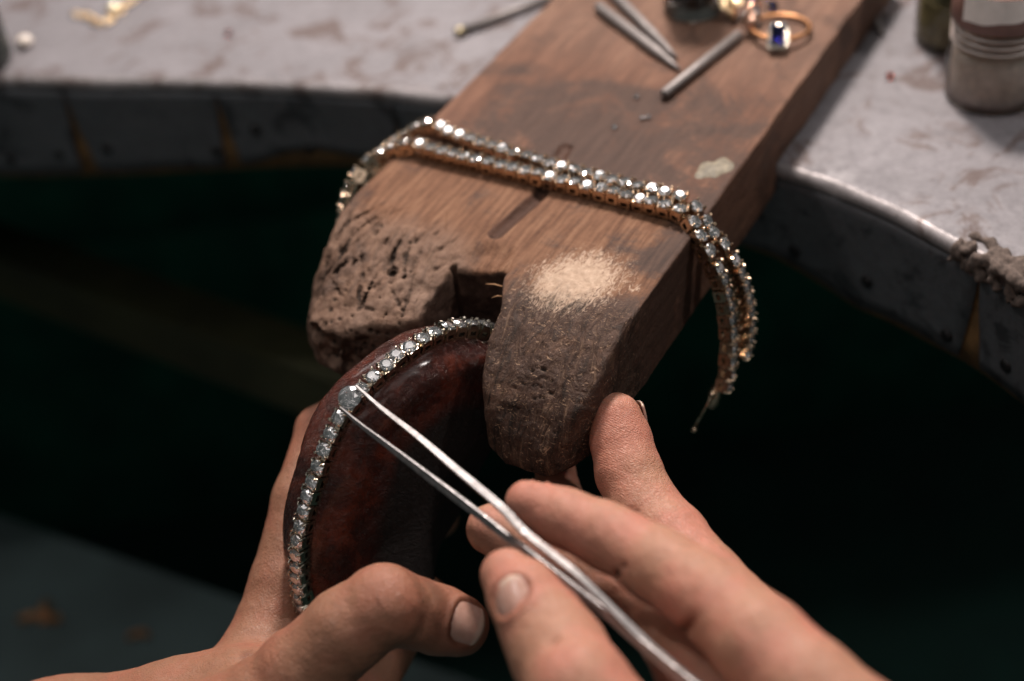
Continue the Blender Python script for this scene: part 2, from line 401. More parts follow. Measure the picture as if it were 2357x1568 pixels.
M_panel = simple('green_shade_panel', (.010, .125, .082), .6, 0, .4, .25, .02)  # green tint of the under-bench shade put into the base colour
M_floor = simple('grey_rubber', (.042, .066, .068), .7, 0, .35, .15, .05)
M_nailhead = simple('iron_nail', (.02, .02, .021), .5, .6, .3, 8)

# ================================================================== THE BENCH
EDGE, _ = spline([(-62, 53), (-40, 51), (-28, 49), (-21, 47.5), (-16.1, 46.1), (-12.7, 45.0), (-9.9, 44.2), (-7, 43.2), (-4.4, 42.2), (-1.9, 41.1), (3, 38.3), (8.0, 34.4),
                  (10.1, 32.2), (11.3, 30.4), (12.7, 27.9), (14.6, 23), (16, 17), (16.6, 8)], 420)
EL = np.r_[0, np.cumsum(np.linalg.norm(np.diff(EDGE, axis=0), axis=1))]
ET = np.gradient(EDGE, axis=0); ET /= np.linalg.norm(ET, axis=1)[:, None]
EN = np.stack([ET[:, 1], -ET[:, 0]], 1)          # outward (toward the worker)
EN[EN[:, 1] > 0] *= -1
EN = np.where((EN[:, 0] > .95)[:, None], -EN, EN)
def edge_at(l, out, z):
    x = np.interp(l, EL, EDGE[:, 0]); y = np.interp(l, EL, EDGE[:, 1]); a = np.interp(l, EL, EN[:, 0]); b = np.interp(l, EL, EN[:, 1])
    return np.stack([x+a*out, y+b*out, np.zeros_like(np.asarray(x))+z], -1)
def l_of(px, py, z=0):
    P = onz(px, py, z)[:2]; return EL[np.argmin(((EDGE-P)**2).sum(1))]
def slab(front, back, cols, rows):
    """front/back: arrays (cols, rows, 3); a closed panel"""
    V = np.vstack([front.reshape(-1, 3), back.reshape(-1, 3)]); n = cols*rows; Fc = []
    ix = lambda i, j: i*rows+j
    for i in range(cols-1):
        for j in range(rows-1):
            q = (ix(i, j), ix(i+1, j), ix(i+1, j+1), ix(i, j+1)); Fc.append(q); Fc.append(tuple(n+k for k in q[::-1]))
    ring = [ix(i, 0) for i in range(cols)]+[ix(cols-1, j) for j in range(1, rows)]+[ix(i, rows-1) for i in range(cols-2, -1, -1)]+[ix(0, j) for j in range(rows-2, 0, -1)]
    for a, b in zip(ring, ring[1:]+ring[:1]): Fc.append((b, a, n+a, n+b))
    return V, Fc
def box(lo, hi):
    x0, y0, z0 = lo; x1, y1, z1 = hi
    return [(x0, y0, z0), (x1, y0, z0), (x1, y1, z0), (x0, y1, z0), (x0, y0, z1), (x1, y0, z1), (x1, y1, z1), (x0, y1, z1)], [(3, 2, 1, 0), (4, 5, 6, 7), (0, 1, 5, 4), (1, 2, 6, 5), (2, 3, 7, 6), (3, 0, 4, 7)]

bench = empty('workbench', (0, 60, -70), "jeweller's workbench with a worn zinc top and a curved riveted metal edge", 'workbench')
prof = [(-.55, .006), (-.32, .004), (-.18, -.02), (-.07, -.07), (0.02, -.16), (.07, -.28), (.085, -.42), (-.1, -.42)]
V = []; ne = len(EDGE)
for out, z in prof: V.append(edge_at(EL, out, z+0*.0))
wob = fbm(np.stack([EL*.9, EL*0, EL*0], 1), 3)*.05
for k in range(1, 6): V[k] = V[k]+np.stack([EN[:, 0]*wob, EN[:, 1]*wob, wob*.5], 1)
for t in (.02, .06, .12, .22, .4, .65, 1.0):
    e = edge_at(EL, -.55, .006); bk = np.stack([e[:, 0]*1.25+8, np.full(ne, 98.0), np.full(ne, .006)], 1); V.insert(0, e*(1-t)+bk*t)
V = np.vstack(V); R_ = len(V)//ne
bt = mesh('bench_top', V, [(r*ne+i, (r+1)*ne+i, (r+1)*ne+i+1, r*ne+i+1) for r in range(R_-1) for i in range(ne-1)], [M_zinc, M_rim], bench)
bt.data.polygons.foreach_set('material_index', [1 if r >= R_-6 else 0 for r in range(R_-1) for i in range(ne-1)])
def bottom(l):
    x = np.interp(l, EL, EDGE[:, 0]); return np.interp(x, [-30, -16, -10, -6, -3, 0, 8, 10, 12, 16], [-4.5, -4.2, -3.75, -3.3, -3.0, -2.7, -3.3, -4.0, -3.7, -3.6])
nz = 5; zs_ = np.linspace(0, 1, nz)
fr = np.stack([edge_at(EL, -.02, -.43*(1-t)+bottom(EL)*t) for t in zs_], 1); bk_ = np.stack([edge_at(EL, -2.4, -.43*(1-t)+bottom(EL)*t) for t in zs_], 1)
mesh('edge_board', *slab(fr, bk_, ne, nz), M_edge, bench)
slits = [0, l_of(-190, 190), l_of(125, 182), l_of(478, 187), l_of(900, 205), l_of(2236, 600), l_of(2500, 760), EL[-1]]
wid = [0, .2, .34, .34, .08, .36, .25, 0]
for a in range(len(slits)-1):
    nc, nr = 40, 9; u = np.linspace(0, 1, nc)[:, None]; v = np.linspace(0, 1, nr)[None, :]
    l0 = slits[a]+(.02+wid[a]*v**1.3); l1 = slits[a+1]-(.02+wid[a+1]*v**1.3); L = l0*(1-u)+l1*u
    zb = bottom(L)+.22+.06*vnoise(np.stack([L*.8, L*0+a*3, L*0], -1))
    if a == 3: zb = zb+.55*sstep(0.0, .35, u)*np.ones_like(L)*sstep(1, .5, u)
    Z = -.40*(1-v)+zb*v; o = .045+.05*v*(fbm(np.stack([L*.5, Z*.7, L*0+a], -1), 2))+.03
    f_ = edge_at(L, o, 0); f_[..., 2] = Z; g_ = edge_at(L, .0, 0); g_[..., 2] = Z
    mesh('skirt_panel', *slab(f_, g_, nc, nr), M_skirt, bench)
for px, py in [(140, 355), (245, 347), (497, 340), (585, 303), (713, 340), (25, 372), (1822, 585), (1990, 655), (2172, 775), (2308, 848)]:
    best = None
    for l in np.linspace(10, EL[-1]-2, 700):
        for z in np.linspace(-.6, -4, 12):
            q = proj(edge_at(np.array(l), .1, z)); e = (q[0]-px)**2+(q[1]-py)**2
            if best is None or e < best[0]: best = (e, l, z)
    _, l, z = best; c = edge_at(np.array(l), .07, z); n = np.array([np.interp(l, EL, EN[:, 0]), np.interp(l, EL, EN[:, 1]), 0])
    mesh('nail_head', *lathe(c, [(.20, 0), (.20, .04), (.15, .085), (.05, .10)], 14, n), M_nailhead, bench)
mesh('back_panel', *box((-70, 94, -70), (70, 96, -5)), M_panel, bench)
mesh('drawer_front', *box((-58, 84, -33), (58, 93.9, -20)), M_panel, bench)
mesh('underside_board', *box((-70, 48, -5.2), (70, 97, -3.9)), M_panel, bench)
tray = empty('catch_tray', (0, 42, -27.5), 'grey lined catch tray in the shadow below the bench edge', 'tray')
pts = [(-70, 79), (-26, 52.5), (-13, 44.5), (0, 36.5), (9, 24), (4, 4), (-70, 4)]
V = [(x, y, z) for z in (-27.5, -27) for x, y in pts]; n = len(pts)
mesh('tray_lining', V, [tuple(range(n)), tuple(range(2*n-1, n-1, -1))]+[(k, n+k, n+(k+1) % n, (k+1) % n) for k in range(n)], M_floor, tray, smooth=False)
a_, b_ = onz(-420, 440, -15), onz(1000, 960, -15); d_ = nrm(b_-a_); e_ = np.cross(ZZ, d_)
mesh('front_rail', [p+e_*u+ZZ*w for p in (a_, b_) for u, w in ((-1.1, -1.5), (1.1, -1.5), (1.1, 1.2), (-1.1, 1.2))], [(0, 1, 2, 3), (7, 6, 5, 4), (0, 4, 5, 1), (1, 5, 6, 2), (2, 6, 7, 3), (3, 7, 4, 0)], simple('dark_olive_wood', (.035, .034, .012), .7, 0, .3, .4), bench, smooth=False)
tag(mesh('floor', *box((-200, -60, -71), (200, 200, -70)), simple('dark_floor', (.003, .030, .023), .8, 0, .3, .2)), kind='structure')  # floor colour carries the green tint of the shade too

# ================================================================== THE BENCH PIN
h = .052
F = Field((-5.8, -6.8, -1.5), (4.6, 17.5, 2.3), h)
gw = np.arange(F.n[0])*h-5.8; gs = np.arange(F.n[1])*h-6.8; gz = np.arange(F.n[2])*h-1.5
outline = [(-5.19, 17), (-5.19, -3.2), (-5.1, -3.75), (-4.85, -4.35), (-4.25, -4.72), (-3.4, -4.85), (-2.55, -4.45), (-1.9, -4.2), (-1.32, -4.0), (-1.24, -3.2), (-1.22, -2.42),
           (-.7, -2.25), (.0, -2.28), (.34, -2.42), (.5, -2.9), (.78, -3.5), (.82, -4.3), (1.0, -5.0), (1.4, -5.65), (2.0, -5.98), (2.6, -6.02), (3.1, -5.98), (3.6, -5.5), (3.92, -4.6), (3.98, -3.4), (3.98, 17)]
Wg, Sg = np.meshgrid(gw, gs, indexing='ij')
dmin = np.full(Wg.shape, 1e9); ins = np.zeros(Wg.shape, bool)
for (ax, ay), (bx, by) in zip(outline, outline[1:]+outline[:1]):
    ex, ey = bx-ax, by-ay; t = np.clip(((Wg-ax)*ex+(Sg-ay)*ey)/(ex*ex+ey*ey), 0, 1)
    dmin = np.minimum(dmin, np.hypot(Wg-ax-t*ex, Sg-ay-t*ey))
    cnd = ((ay > Sg) != (by > Sg)) & (Wg < (bx-ax)*(Sg-ay)/(by-ay+1e-12)+ax); ins ^= cnd
d2 = np.where(ins, -dmin, dmin)
edge_n = fbm(np.stack([Wg*1.1, Sg*.9, Wg*0], -1), 3)
d2 = d2+edge_n*(.02+.10*sstep(-1, -3, Sg)*(Wg < .2))+sstep(-4.6, -5.6, Sg)*.05*fbm(np.stack([Wg*2.6, Sg*2.6, Wg*0+3], -1), 2)
tong = np.interp(gs, [-6.8, -6.2, -5.8, -5.3, -4.8, -4.3, -3.8, -3.3, -2.8, -2], [-1.6, -.75, -.1, .55, .98, 1.27, 1.49, 1.62, 1.69, 1.7])
legl = np.interp(gs, [-6, -4.6, -3.9, -3.5, -3.0, -2.6, -2.0, -1.4, -.8], [-1.6, -.75, -.15, .25, .8, 1.17, 1.48, 1.64, 1.7])
legi = np.interp(gs, [-6, -5, -4.6, -4.0, -3.4, -2.8, -2.2, -1.6, -1.0], [-.2, .35, .62, .92, 1.17, 1.38, 1.55, 1.65, 1.7])
lw = sstep(-5.2, -4.2, gw)[:, None]; leg = legl[None]*(1-lw)+legi[None]*lw
tz = np.where(Wg < -.3, leg, tong[None])
mid = sstep(-.9, .4, gw)[:, None]; tz = leg*(1-mid)+tong[None]*mid
lm = sstep(-1.2, -2.2, Sg)*sstep(-.8, -1.3, Wg)
tz = tz+lm*(.045*fbm(np.stack([Wg*1.3, Sg*1.6, Wg*0+2], -1), 3)+.03*fbm(np.stack([Wg*5, Sg*3, Wg*0], -1), 2))
tz = tz+sstep(-2.2, -3.5, Sg)*sstep(.2, .8, Wg)*(.018*fbm(np.stack([Wg*.9, Sg*.9, Wg*0+5], -1), 3))
tz = tz-.12*sstep(-2.5, -1.9, -np.abs(Sg+2.1)-1.6)*sstep(-1.1, -.7, Wg)*sstep(.2, -.1, Wg)
g0, g1 = np.gradient(tz, h); sl = np.sqrt(1+g0**2+g1**2)
zb2 = np.where(Sg > 6.55, .004, -.82)+.0*Wg
zb2 = np.where(Sg > 6.55, .004, np.interp(Sg, [-6, -4, 6.5], [-1.0, -.8, -.86]))
kk = (.08+.14*sstep(-2.2, -4.2, Sg)*sstep(.3, .9, Wg)+.10*sstep(-1, -3, Sg)*sstep(0, -1, Wg))[:, :, None].astype(np.float32)
def smax(a, b, k):
    hh = np.clip(.5-.5*(b-a)/k, 0, 1); return b*(1-hh)+a*hh+k*hh*(1-hh)
Zg = gz[None, None, :].astype(np.float32)
A_ = ((Zg-tz[:, :, None])/sl[:, :, None]).astype(np.float32); B_ = d2[:, :, None].astype(np.float32); C_ = zb2[:, :, None].astype(np.float32)-Zg
F.D = smax(smax(A_, B_+0*Zg, kk), C_, np.float32(.16))
# saw kerfs beside the notch, filed grooves, gouges and pin holes in the worn left arm
for a, b, r in [((-1.2, -2.38, 2.2), (-1.16, -2.40, -1.4), .10), ((-1.2, -2.42, 2.2), (-1.3, -2.2, 1.75), .06), ((.28, -2.36, 2.2), (.28, -2.40, -1.4), .09), ((.20, -1.75, 1.76), (.3, -2.3, 1.7), .09)]:
    F.cone(a, b, r, r, .03, cut=True)
for a, b in [((-.70, -1.05, 1.82), (-.46, .86, 1.76)), ((-.46, .86, 1.76), (-.86, 3.15, 1.80))]:
    F.cone(a, b, .22, .22, .05, cut=True)
gr = np.random.default_rng(11)
for k in range(75):
    w = gr.uniform(-4.9, -1.6); s = gr.uniform(-4.2, -1.3); an = gr.normal(-.2, .5); L = gr.uniform(.3, 1.2)
    i = int((w+5.8)/h); j = int((s+6.8)/h); z = tz[i, j]; w2 = w+L*math.sin(an); s2 = s+L*math.cos(an)
    i2 = min(max(int((w2+5.8)/h), 0), len(gw)-1); j2 = min(max(int((s2+6.8)/h), 0), len(gs)-1)
    F.cone((w, s, z+.01), (w2, s2, tz[i2, j2]+.01), gr.uniform(.035, .065), .03, .015, cut=True)
for k in range(8):
    w = gr.uniform(-5.0, -2.0); s = gr.uniform(-4.75, -2.2); i = int((w+5.8)/h); j = int((s+6.8)/h); z = tz[i, j]
    r = gr.uniform(.03, .08); F.cone((w, s, z), (w, s, z-.1), r, r*.7, .03, cut=True)
for P_, r_ in [((-4.95, -4.35, .25), .22), ((-4.75, -4.75, -.1), .25), ((-4.55, -4.85, -.75), .20), ((-3.25, -4.95, .35), .16), ((-3.25, -4.95, -.2), .14), ((-3.2, -4.9, -.8), .16)]:
    F.cone(P_, (P_[0]+.05, P_[1]+.1, P_[2]-.35), r_, r_*.8, .05, cut=True)
F.cone((-2.75, -4.95, -.9), (-1.6, -4.4, -.9), .32, .32, .1, cut=True)
for k in range(12):        # broken lumps along the foot of the left arm
    w = gr.uniform(-5, -2.2); s = -4.75+.35*abs(w+3.6)*.6; F.cone((w, s-.1, gr.uniform(-.7, .4)), (w+.15, s-.1, gr.uniform(-.7, .4)), gr.uniform(.1, .25), .1, .1, cut=True)
Vl, Q = F.net()
nv = fbm(Vl*np.array([2.2, .9, 2.2]), 3)
Vl = Vl + 0
# per-vertex masks: stains, sawdust, clean filed wood; also darker side faces, underside and notch
w, s, z = Vl.T
big = fbm(np.stack([w*.5, s*.35, z*.5], 1), 3)
V = PO + w[:, None]*PP + s[:, None]*PD + z[:, None]*ZZ
# roughen with the normals
e1 = V[Q[:, 2]]-V[Q[:, 0]]; e2 = V[Q[:, 3]]-V[Q[:, 1]]; fn = np.cross(e1, e2); vn = np.zeros_like(V)
for k in range(4): np.add.at(vn, Q[:, k], fn)
vn /= np.linalg.norm(vn, axis=1)[:, None]+1e-9
rough_amt = .010+.012*sstep(-1, -3, s)+.014*sstep(-1, -3, s)*(w < -.6)
V = V + vn*(fbm(Vl*3.1, 3)*rough_amt)[:, None]
pq = np.array([(W/2+FPX*((V-CAM)@RT)/((V-CAM)@FW)), (H/2-FPX*((V-CAM)@UP)/((V-CAM)@FW))]).T
facing = ((CAM-V)*vn).sum(1) > 0
pit = np.zeros(len(V)); iw = np.clip(np.round((w+5.8)/h).astype(int), 0, len(gw)-1); js = np.clip(np.round((s+6.8)/h).astype(int), 0, len(gs)-1)
cav = tz[iw, js]-z; pit = .9*sstep(.022, .07, cav)*(vn[:, 2] > .2)*(s < -1.1)*(w < -.7)*(d2[iw, js] < -.25)
pr = np.random.default_rng(31)
spots = [(1252+pr.normal(0, 26), 868+pr.normal(0, 30), abs(pr.normal(0, 1.3))+1.6) for k in range(15)]+[(1240+pr.normal(0, 45), 945+pr.normal(0, 40), abs(pr.normal(0, 1.2))+1.4) for k in range(10)]
spots += [(1252, 850, 5), (1266, 905, 4.5), (1226, 857, 4), (878, 520, 5), (945, 560, 4), (760, 715, 5), (768, 690, 4), (772, 655, 4), (748, 745, 4), (820, 770, 4), (840, 790, 5), (870, 770, 4), (780, 735, 4)]
spots += [(pr.uniform(735, 930), pr.uniform(740, 835), abs(pr.normal(0, 2.5))+1.5) for k in range(30)]
pqn = pq+np.stack([fbm(V*2.2, 2), fbm(V*2.2+9, 2)], 1)*4.5
for px, py, r in spots:
    d = np.hypot(pqn[:, 0]-px, pqn[:, 1]-py); m = np.exp(-(d/r)**4)*facing*(s < 1); pit = np.maximum(pit, m)
V = V - vn*(pit*.07)[:, None]
upn = vn[:, 2]; side = np.abs(vn@PP); frn = -(vn@PD)
pale = 1-np.hypot((w-2.1-.15*(s+1.9))/1.45, (s+2.0)/1.65)
pale = np.where(upn > .35, np.clip(pale*1.1+.12, -1, 1), -1)
pale = np.maximum(pale, np.where(upn > .5, .62-np.hypot((w-3.55)/.5, (s+1.75)/.5), -1))
orange = sstep(2.0, .8, s)*(upn > .3)*sstep(-4.5, -2, -s*0-3+0*w+1)*1.0
orange = sstep(1.9, 1.0, s+big*.4)*sstep(.2, .5, upn)*sstep(-5, -2.5, s+1.0)
dust = sstep(-.9, -2.4, s+.9*big)*sstep(-.2, -1.2, w+.3*big)*(.72+.28*vnoise(np.stack([w*1.4, s*.9, z], 1)))
dust = np.maximum(dust, .35*sstep(6, 10, s))
dust = np.maximum(dust, .30*sstep(-2.2, -3.6, s)*(w > .6))
dark = np.zeros(len(V))+.12
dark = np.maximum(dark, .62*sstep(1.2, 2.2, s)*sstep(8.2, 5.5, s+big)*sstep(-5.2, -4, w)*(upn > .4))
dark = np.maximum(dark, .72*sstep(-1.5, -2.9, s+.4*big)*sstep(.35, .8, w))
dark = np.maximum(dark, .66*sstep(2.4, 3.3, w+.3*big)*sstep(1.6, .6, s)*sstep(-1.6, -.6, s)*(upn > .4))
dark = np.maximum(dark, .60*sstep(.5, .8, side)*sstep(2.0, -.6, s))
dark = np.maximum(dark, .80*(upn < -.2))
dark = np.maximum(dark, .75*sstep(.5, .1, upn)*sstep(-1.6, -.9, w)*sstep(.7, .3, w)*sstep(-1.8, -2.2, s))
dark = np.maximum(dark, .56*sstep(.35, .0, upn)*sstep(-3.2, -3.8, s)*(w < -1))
dark = np.maximum(dark, .40*sstep(.0, .6, vnoise(np.stack([w*1.2+9, s*.5, z], 1)))*(s > -1.2))
def near_seg(a, b, r):
    a, b = np.array(a), np.array(b); d = b-a; P = np.stack([w, s], 1)-a; t = np.clip(P@d/(d@d), 0, 1); return sstep(r*1.5, r*.7, np.linalg.norm(P-t[:, None]*d, axis=1))
groove = np.maximum(near_seg((-.70, -1.0), (-.46, .86), .2), .7*near_seg((-.46, .86), (-.86, 3.15), .2))*(upn > .3)
fuzz = sstep(-1.9, -3.0, s)*sstep(.3, .9, w)*(.85+.45*sstep(-.4, -1, -z-1.6)+.6*sstep(-4.9, -5.7, s))
fuzz = np.maximum(fuzz, .6*sstep(-1.2, -2.4, s+.5*big)*sstep(-.4, -1.2, w))
pinw = empty('bench_pin', pin(0, 6, 0), 'long worn wooden bench pin with a notched front end, jutting over the bench edge', 'bench pin')
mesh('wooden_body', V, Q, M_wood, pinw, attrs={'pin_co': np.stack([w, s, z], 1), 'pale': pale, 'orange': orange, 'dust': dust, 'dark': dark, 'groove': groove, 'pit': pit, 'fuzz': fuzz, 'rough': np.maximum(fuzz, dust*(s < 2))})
# torn splinters in the notch
mb = MB()
for k in range(2):
    a = pin(.36+.03*k, -2.55-.12*k, 1.35-.10*k+gr.uniform(-.1, .1)); b = a-PP*gr.uniform(.25, .55)-PD*gr.uniform(0, .25)+ZZ*gr.uniform(-.1, .15)
    mb.add(*tube([a, (a+b)/2+ZZ*.04, b], [.025, .02, .006], 5))
mesh('splinters', mb.v, mb.f, simple('torn_wood', (.36, .19, .09), .7), pinw)

# ================================================================== BRACELETS
PITCHL = .375
def link_mesh(name, m):
    """open box setting: x along the bracelet, y across, z outward (centimetres); windows on both flanks, four claws"""
    a, b_, hgt, wl = .158, .165, .30, .028
    mb = MB()
    # end walls with the pin gap
    for sx in (-1, 1):
        x0, x1 = sorted((sx*a, sx*(a-.03))); mb.add(*box((x0, -b_+.002, 0), (x1, b_-.002, hgt*.96)))
    # flanks: sill, head and two posts round a window
    for sy in (-1, 1):
        y0, y1 = sorted((sy*b_, sy*(b_-.035)))
        mb.add(*box((-a+.001, y0, .001), (a-.001, y1, .075)))
        mb.add(*box((-a+.001, y0, .175), (a-.001, y1, hgt)))
        mb.add(*box((-a+.001, y0, .075), (-a+.075, y1, .175)))
        mb.add(*box((a-.075, y0, .075), (a-.001, y1, .175)))
    # inner cup under the stone and the connecting pin
    mb.add(*lathe((0, 0, 0), [(.04, .10), (.09, .16), (.135, .27), (.140, .27), (.10, .15)], 12, ZZ, False))
    mb.add(*box((-a-.05, -.05, .09), (a+.05, .05, .16)))
    for sx in (-1, 1):
        for sy in (-1, 1):
            P = [(sx*(a-.014), sy*(b_-.014), hgt*.8), (sx*(a-.016), sy*(b_-.016), hgt+.04), (sx*(a-.032), sy*(b_-.032), hgt+.078), (sx*(a-.056), sy*(b_-.056), hgt+.086)]
            mb.add(*tube(P, [.027, .029, .028, .018], 7))
    return mb
def brilliant(r, hgt=.62, girdle=.03, tw=.56):
    """round brilliant: table, star / crown / girdle facets, pavilion; z=0 at the girdle"""
    V = []; n = 8
    V += [(r*tw*math.cos(2*math.pi*(k+.5)/n), r*tw*math.sin(2*math.pi*(k+.5)/n), r*.33) for k in range(n)]
    V += [(r*.80*math.cos(2*math.pi*k/n), r*.80*math.sin(2*math.pi*k/n), r*.19) for k in range(n)]
    V += [(r*math.cos(2*math.pi*k/(2*n)), r*math.sin(2*math.pi*k/(2*n)), r*girdle) for k in range(2*n)]
    V += [(r*math.cos(2*math.pi*k/(2*n)), r*math.sin(2*math.pi*k/(2*n)), -r*girdle) for k in range(2*n)]
    V += [(r*.48*math.cos(2*math.pi*(k+.5)/n), r*.48*math.sin(2*math.pi*(k+.5)/n), -r*.48) for k in range(n)]
    V += [(0, 0, -r*.86)]
    Fc = [tuple(range(n))]
    for k in range(n):
        t0, t1 = k, (k-1) % n; c = n+k; c2 = n+(k+1) % n
        Fc.append((t1, c, t0)); Fc.append((t0, c, 2*n+(2*k+1) % (2*n), c2)) if False else None
        g = lambda q: 2*n+q % (2*n)
        Fc.append((c, g(2*k), g(2*k+1))); Fc.append((t0, c, g(2*k+1))); Fc.append((t0, g(2*k+1), c2)); Fc.append((c2, g(2*k+1), g(2*k+2)))
        L = lambda q: 4*n+q % (2*n); p = 6*n+k; pm = 6*n+(k-1) % n
        Fc += [(g(2*k), L(2*k), L(2*k+1), g(2*k+1)), (g(2*k+1), L(2*k+1), L(2*k+2), g(2*k+2))]
        Fc += [(L(2*k), p, L(2*k+1)), (L(2*k+1), p, L(2*k+2)), (L(2*k), pm, p), (pm, 7*n, p)]
    Fc = [f for f in Fc if f]
    # the first star triangle belongs between table corners k-1, k and crown point k
    return V, Fc
def local_mesh(name, V, Fc, m, smooth=False):
    me = bpy.data.meshes.new(name); me.from_pydata([[c*S for c in p] for p in V], [], [list(f) for f in Fc]); me.validate()
    import bmesh
    b = bmesh.new(); b.from_mesh(me); bmesh.ops.recalc_face_normals(b, faces=b.faces); b.to_mesh(me); b.free()
    me.materials.append(m)
    if smooth: me.polygons.foreach_set('use_smooth', [True]*len(me.polygons))
    return me
def place(name, me, parent, pos, X=None, Y=None, Z=None):
    o = bpy.data.objects.new(name, me); COL.objects.link(o); o.parent = parent
    pw = np.array([0, 0, 0.]); q = parent
    if X is None: o.location = np.asarray(pos)*S - np.array(parent.location if parent else (0, 0, 0)) if parent else np.asarray(pos)*S; return o
    loc = np.asarray(pos)*S - (np.array(parent.location) if parent else 0)
    o.matrix_local = Matrix([[X[i], Y[i], Z[i], loc[i]] for i in range(3)]+[[0, 0, 0, 1]]); return o
LINK_G = local_mesh('link', *(lambda b: (b.v, b.f))(link_mesh('link', None)), M_gold)
LINK_W = local_mesh('link', *(lambda b: (b.v, b.f))(link_mesh('link', None)), M_wgold)
STONE = local_mesh('stone', *brilliant(.166), M_diamond)
jr = np.random.default_rng(5)
def bracelet(path, axisfn, label, linkme, group, clasp=False, skip=None):
    C_, L = spline(path, 600); n = int(L/PITCHL); root = empty('diamond_bracelet', C_[300], label, 'bracelet', group)
    u = np.linspace(0, 1, n+1)
    for k in range(n+1):
        i = min(int(u[k]*599), 598); p = C_[i]; t = nrm(C_[min(i+6, 599)]-C_[max(i-6, 0)]); a = axisfn(u[k]); a = nrm(a-t*(a@t)); nn = np.cross(t, a)
        # slight play of every link
        ja, jb = jr.normal(0, .05, 2); nn = nrm(nn+a*ja+t*jb*.8); t = nrm(t-nn*(t@nn)); a2 = np.cross(nn, t)
        lk = place('link', linkme, root, p, t*1.06, a2*1.10, nn*1.10)
        if skip and k in skip: continue
        st = bpy.data.objects.new('stone', STONE); COL.objects.link(st); st.parent = lk; st.location = (0, 0, .322*S)
        st.rotation_euler = (jr.normal(0, .06), jr.normal(0, .06), jr.uniform(0, 6.28))
    if clasp:
        p = C_[-1]; t = nrm(C_[-1]-C_[-12])
        q = [p+t*.15, p+t*.45, p+t*.7]
        mb = MB(); mb.add(*tube([p+t*.05, p+t*.2, p+t*.55, p+t*.7], [.13, .17, .17, .10], 12)); mesh('clasp', mb.v, mb.f, M_gold, root)
        mb = MB(); a = axisfn(1.0); s0 = p+t*.35+PD*-.28
        mb.add(*tube([s0-t*.25, s0+t*.2-PP*.1, s0+t*.75-PP*.25], [.035, .04, .06], 8)); v, f = lathe(s0+t*.85-PP*.27, [(.02, -.09), (.08, -.05), (.095, 0), (.08, .05), (.02, .09)], 12); mb.add(v, f); mesh('safety_catch', mb.v, mb.f, M_gold, root)
        v, f = lathe(s0-t*.25, [(.02, -.10), (.09, -.06), (.11, 0), (.09, .06), (.02, .10)], 12); mesh('clasp_bead', v, f, M_gold, root)
    return root
ztop = PIN_T+.03
def onpin(x, y): return onz(x, y, ztop)
# centre lines are measured at the foot of the links
front_path = [at(814, 590, 41.5), at(810, 530, 41.3), at(814, 480, 41.2), at(827, 434, 41.1), at(852, 397, 41.1), at(886, 373, 41.15)] + [pin(-4.7, 1.43, ztop+.02), pin(-4.0, 1.4, ztop), pin(-2.5, 1.36, ztop), pin(0, 1.3, ztop), pin(2.2, 1.22, ztop), pin(3.45, 1.1, ztop+.02), at(1592, 552, 36.95), at(1618, 595, 36.95), at(1638, 645, 37.15), at(1652, 695, 37.5), at(1660, 750, 37.85), at(1661, 800, 38.15), at(1657, 850, 38.4), at(1650, 884, 38.55)]
back_path = [at(862, 500, 42.8), at(866, 440, 42.6), at(878, 396, 42.4), at(902, 360, 42.3), at(936, 337, 42.15)] + [pin(-4.75, 2.5, ztop+.02), pin(-4.0, 2.33, ztop), pin(-2.5, 2.08, ztop), pin(-.5, 1.86, ztop), pin(1.5, 1.72, ztop), pin(3.3, 1.62, ztop), at(1618, 540, 37.45), at(1660, 592, 37.5), at(1688, 652, 37.85), at(1702, 715, 38.3), at(1702, 760, 38.6), at(1694, 805, 38.85)]
bracelet(front_path, lambda u: PD, 'gold tennis bracelet with clear stones over the pin, the nearer one, its clasp hanging', LINK_G, 'tennis bracelets on the bench', True)
bracelet(back_path, lambda u: PD, 'gold tennis bracelet with clear stones over the pin, the farther one', LINK_G, 'tennis bracelets on the bench')

# ================================================================== THE BLOCK AND ITS BRACELET
rim_px = [(1150, 795, 37.2), (1118, 779, 36.7), (1075, 773, 36.2), (1035, 776, 35.8), (995, 790, 35.4), (955, 813, 35.05), (918, 840, 34.8), (880, 872, 34.55), (845, 905, 34.38), (815, 940, 34.28), (790, 978, 34.25),
          (768, 1022, 34.28), (748, 1075, 34.35), (730, 1132, 34.5), (714, 1190, 34.72), (704, 1245, 35.0), (702, 1295, 35.4), (706, 1340, 35.85), (716, 1385, 36.3)]
rim3 = np.array([at(*p) for p in rim_px]); RC, RL = spline(rim3, 240)
AX = cv(.78, -.42, .40)
nb = []
for i in range(240):
    t = nrm(RC[min(i+4, 239)]-RC[max(i-4, 0)]); a = nrm(AX-t*(AX@t)); nb.append(np.cross(t, a))
nb = np.array(nb)
RB = RC - nb*0.02
lo = np.minimum(RB.min(0), at(1000, 1150, 38))-2.2; hi = np.maximum(RB.max(0), at(1000, 1150, 36))+2.2
F = Field(lo, hi, .085)
rr = .80
ctr = at(985, 1120, 37.6)
idx = list(range(0, 240, 10))+[239]
for i in idx:
    c = RB[i]-nb[i]*rr-AX*.06; e = c+(ctr-c)*.93
    F.cone(c, e, rr, 1.15, .22)
    F.cone(RB[i]-nb[i]*.58-AX*.52, ctr-AX*.5, .50, .9, .25)
for i, j in zip(idx, idx[1:]):
    F.cone(RB[i]-nb[i]*rr-AX*.06, RB[j]-nb[j]*rr-AX*.06, rr, rr, .12); F.cone(RB[i]-nb[i]*.58-AX*.52, RB[j]-nb[j]*.58-AX*.52, .50, .50, .15)
F.cone(at(930, 1330, 36.6), at(1040, 1000, 37.6), .75, .95, .5)
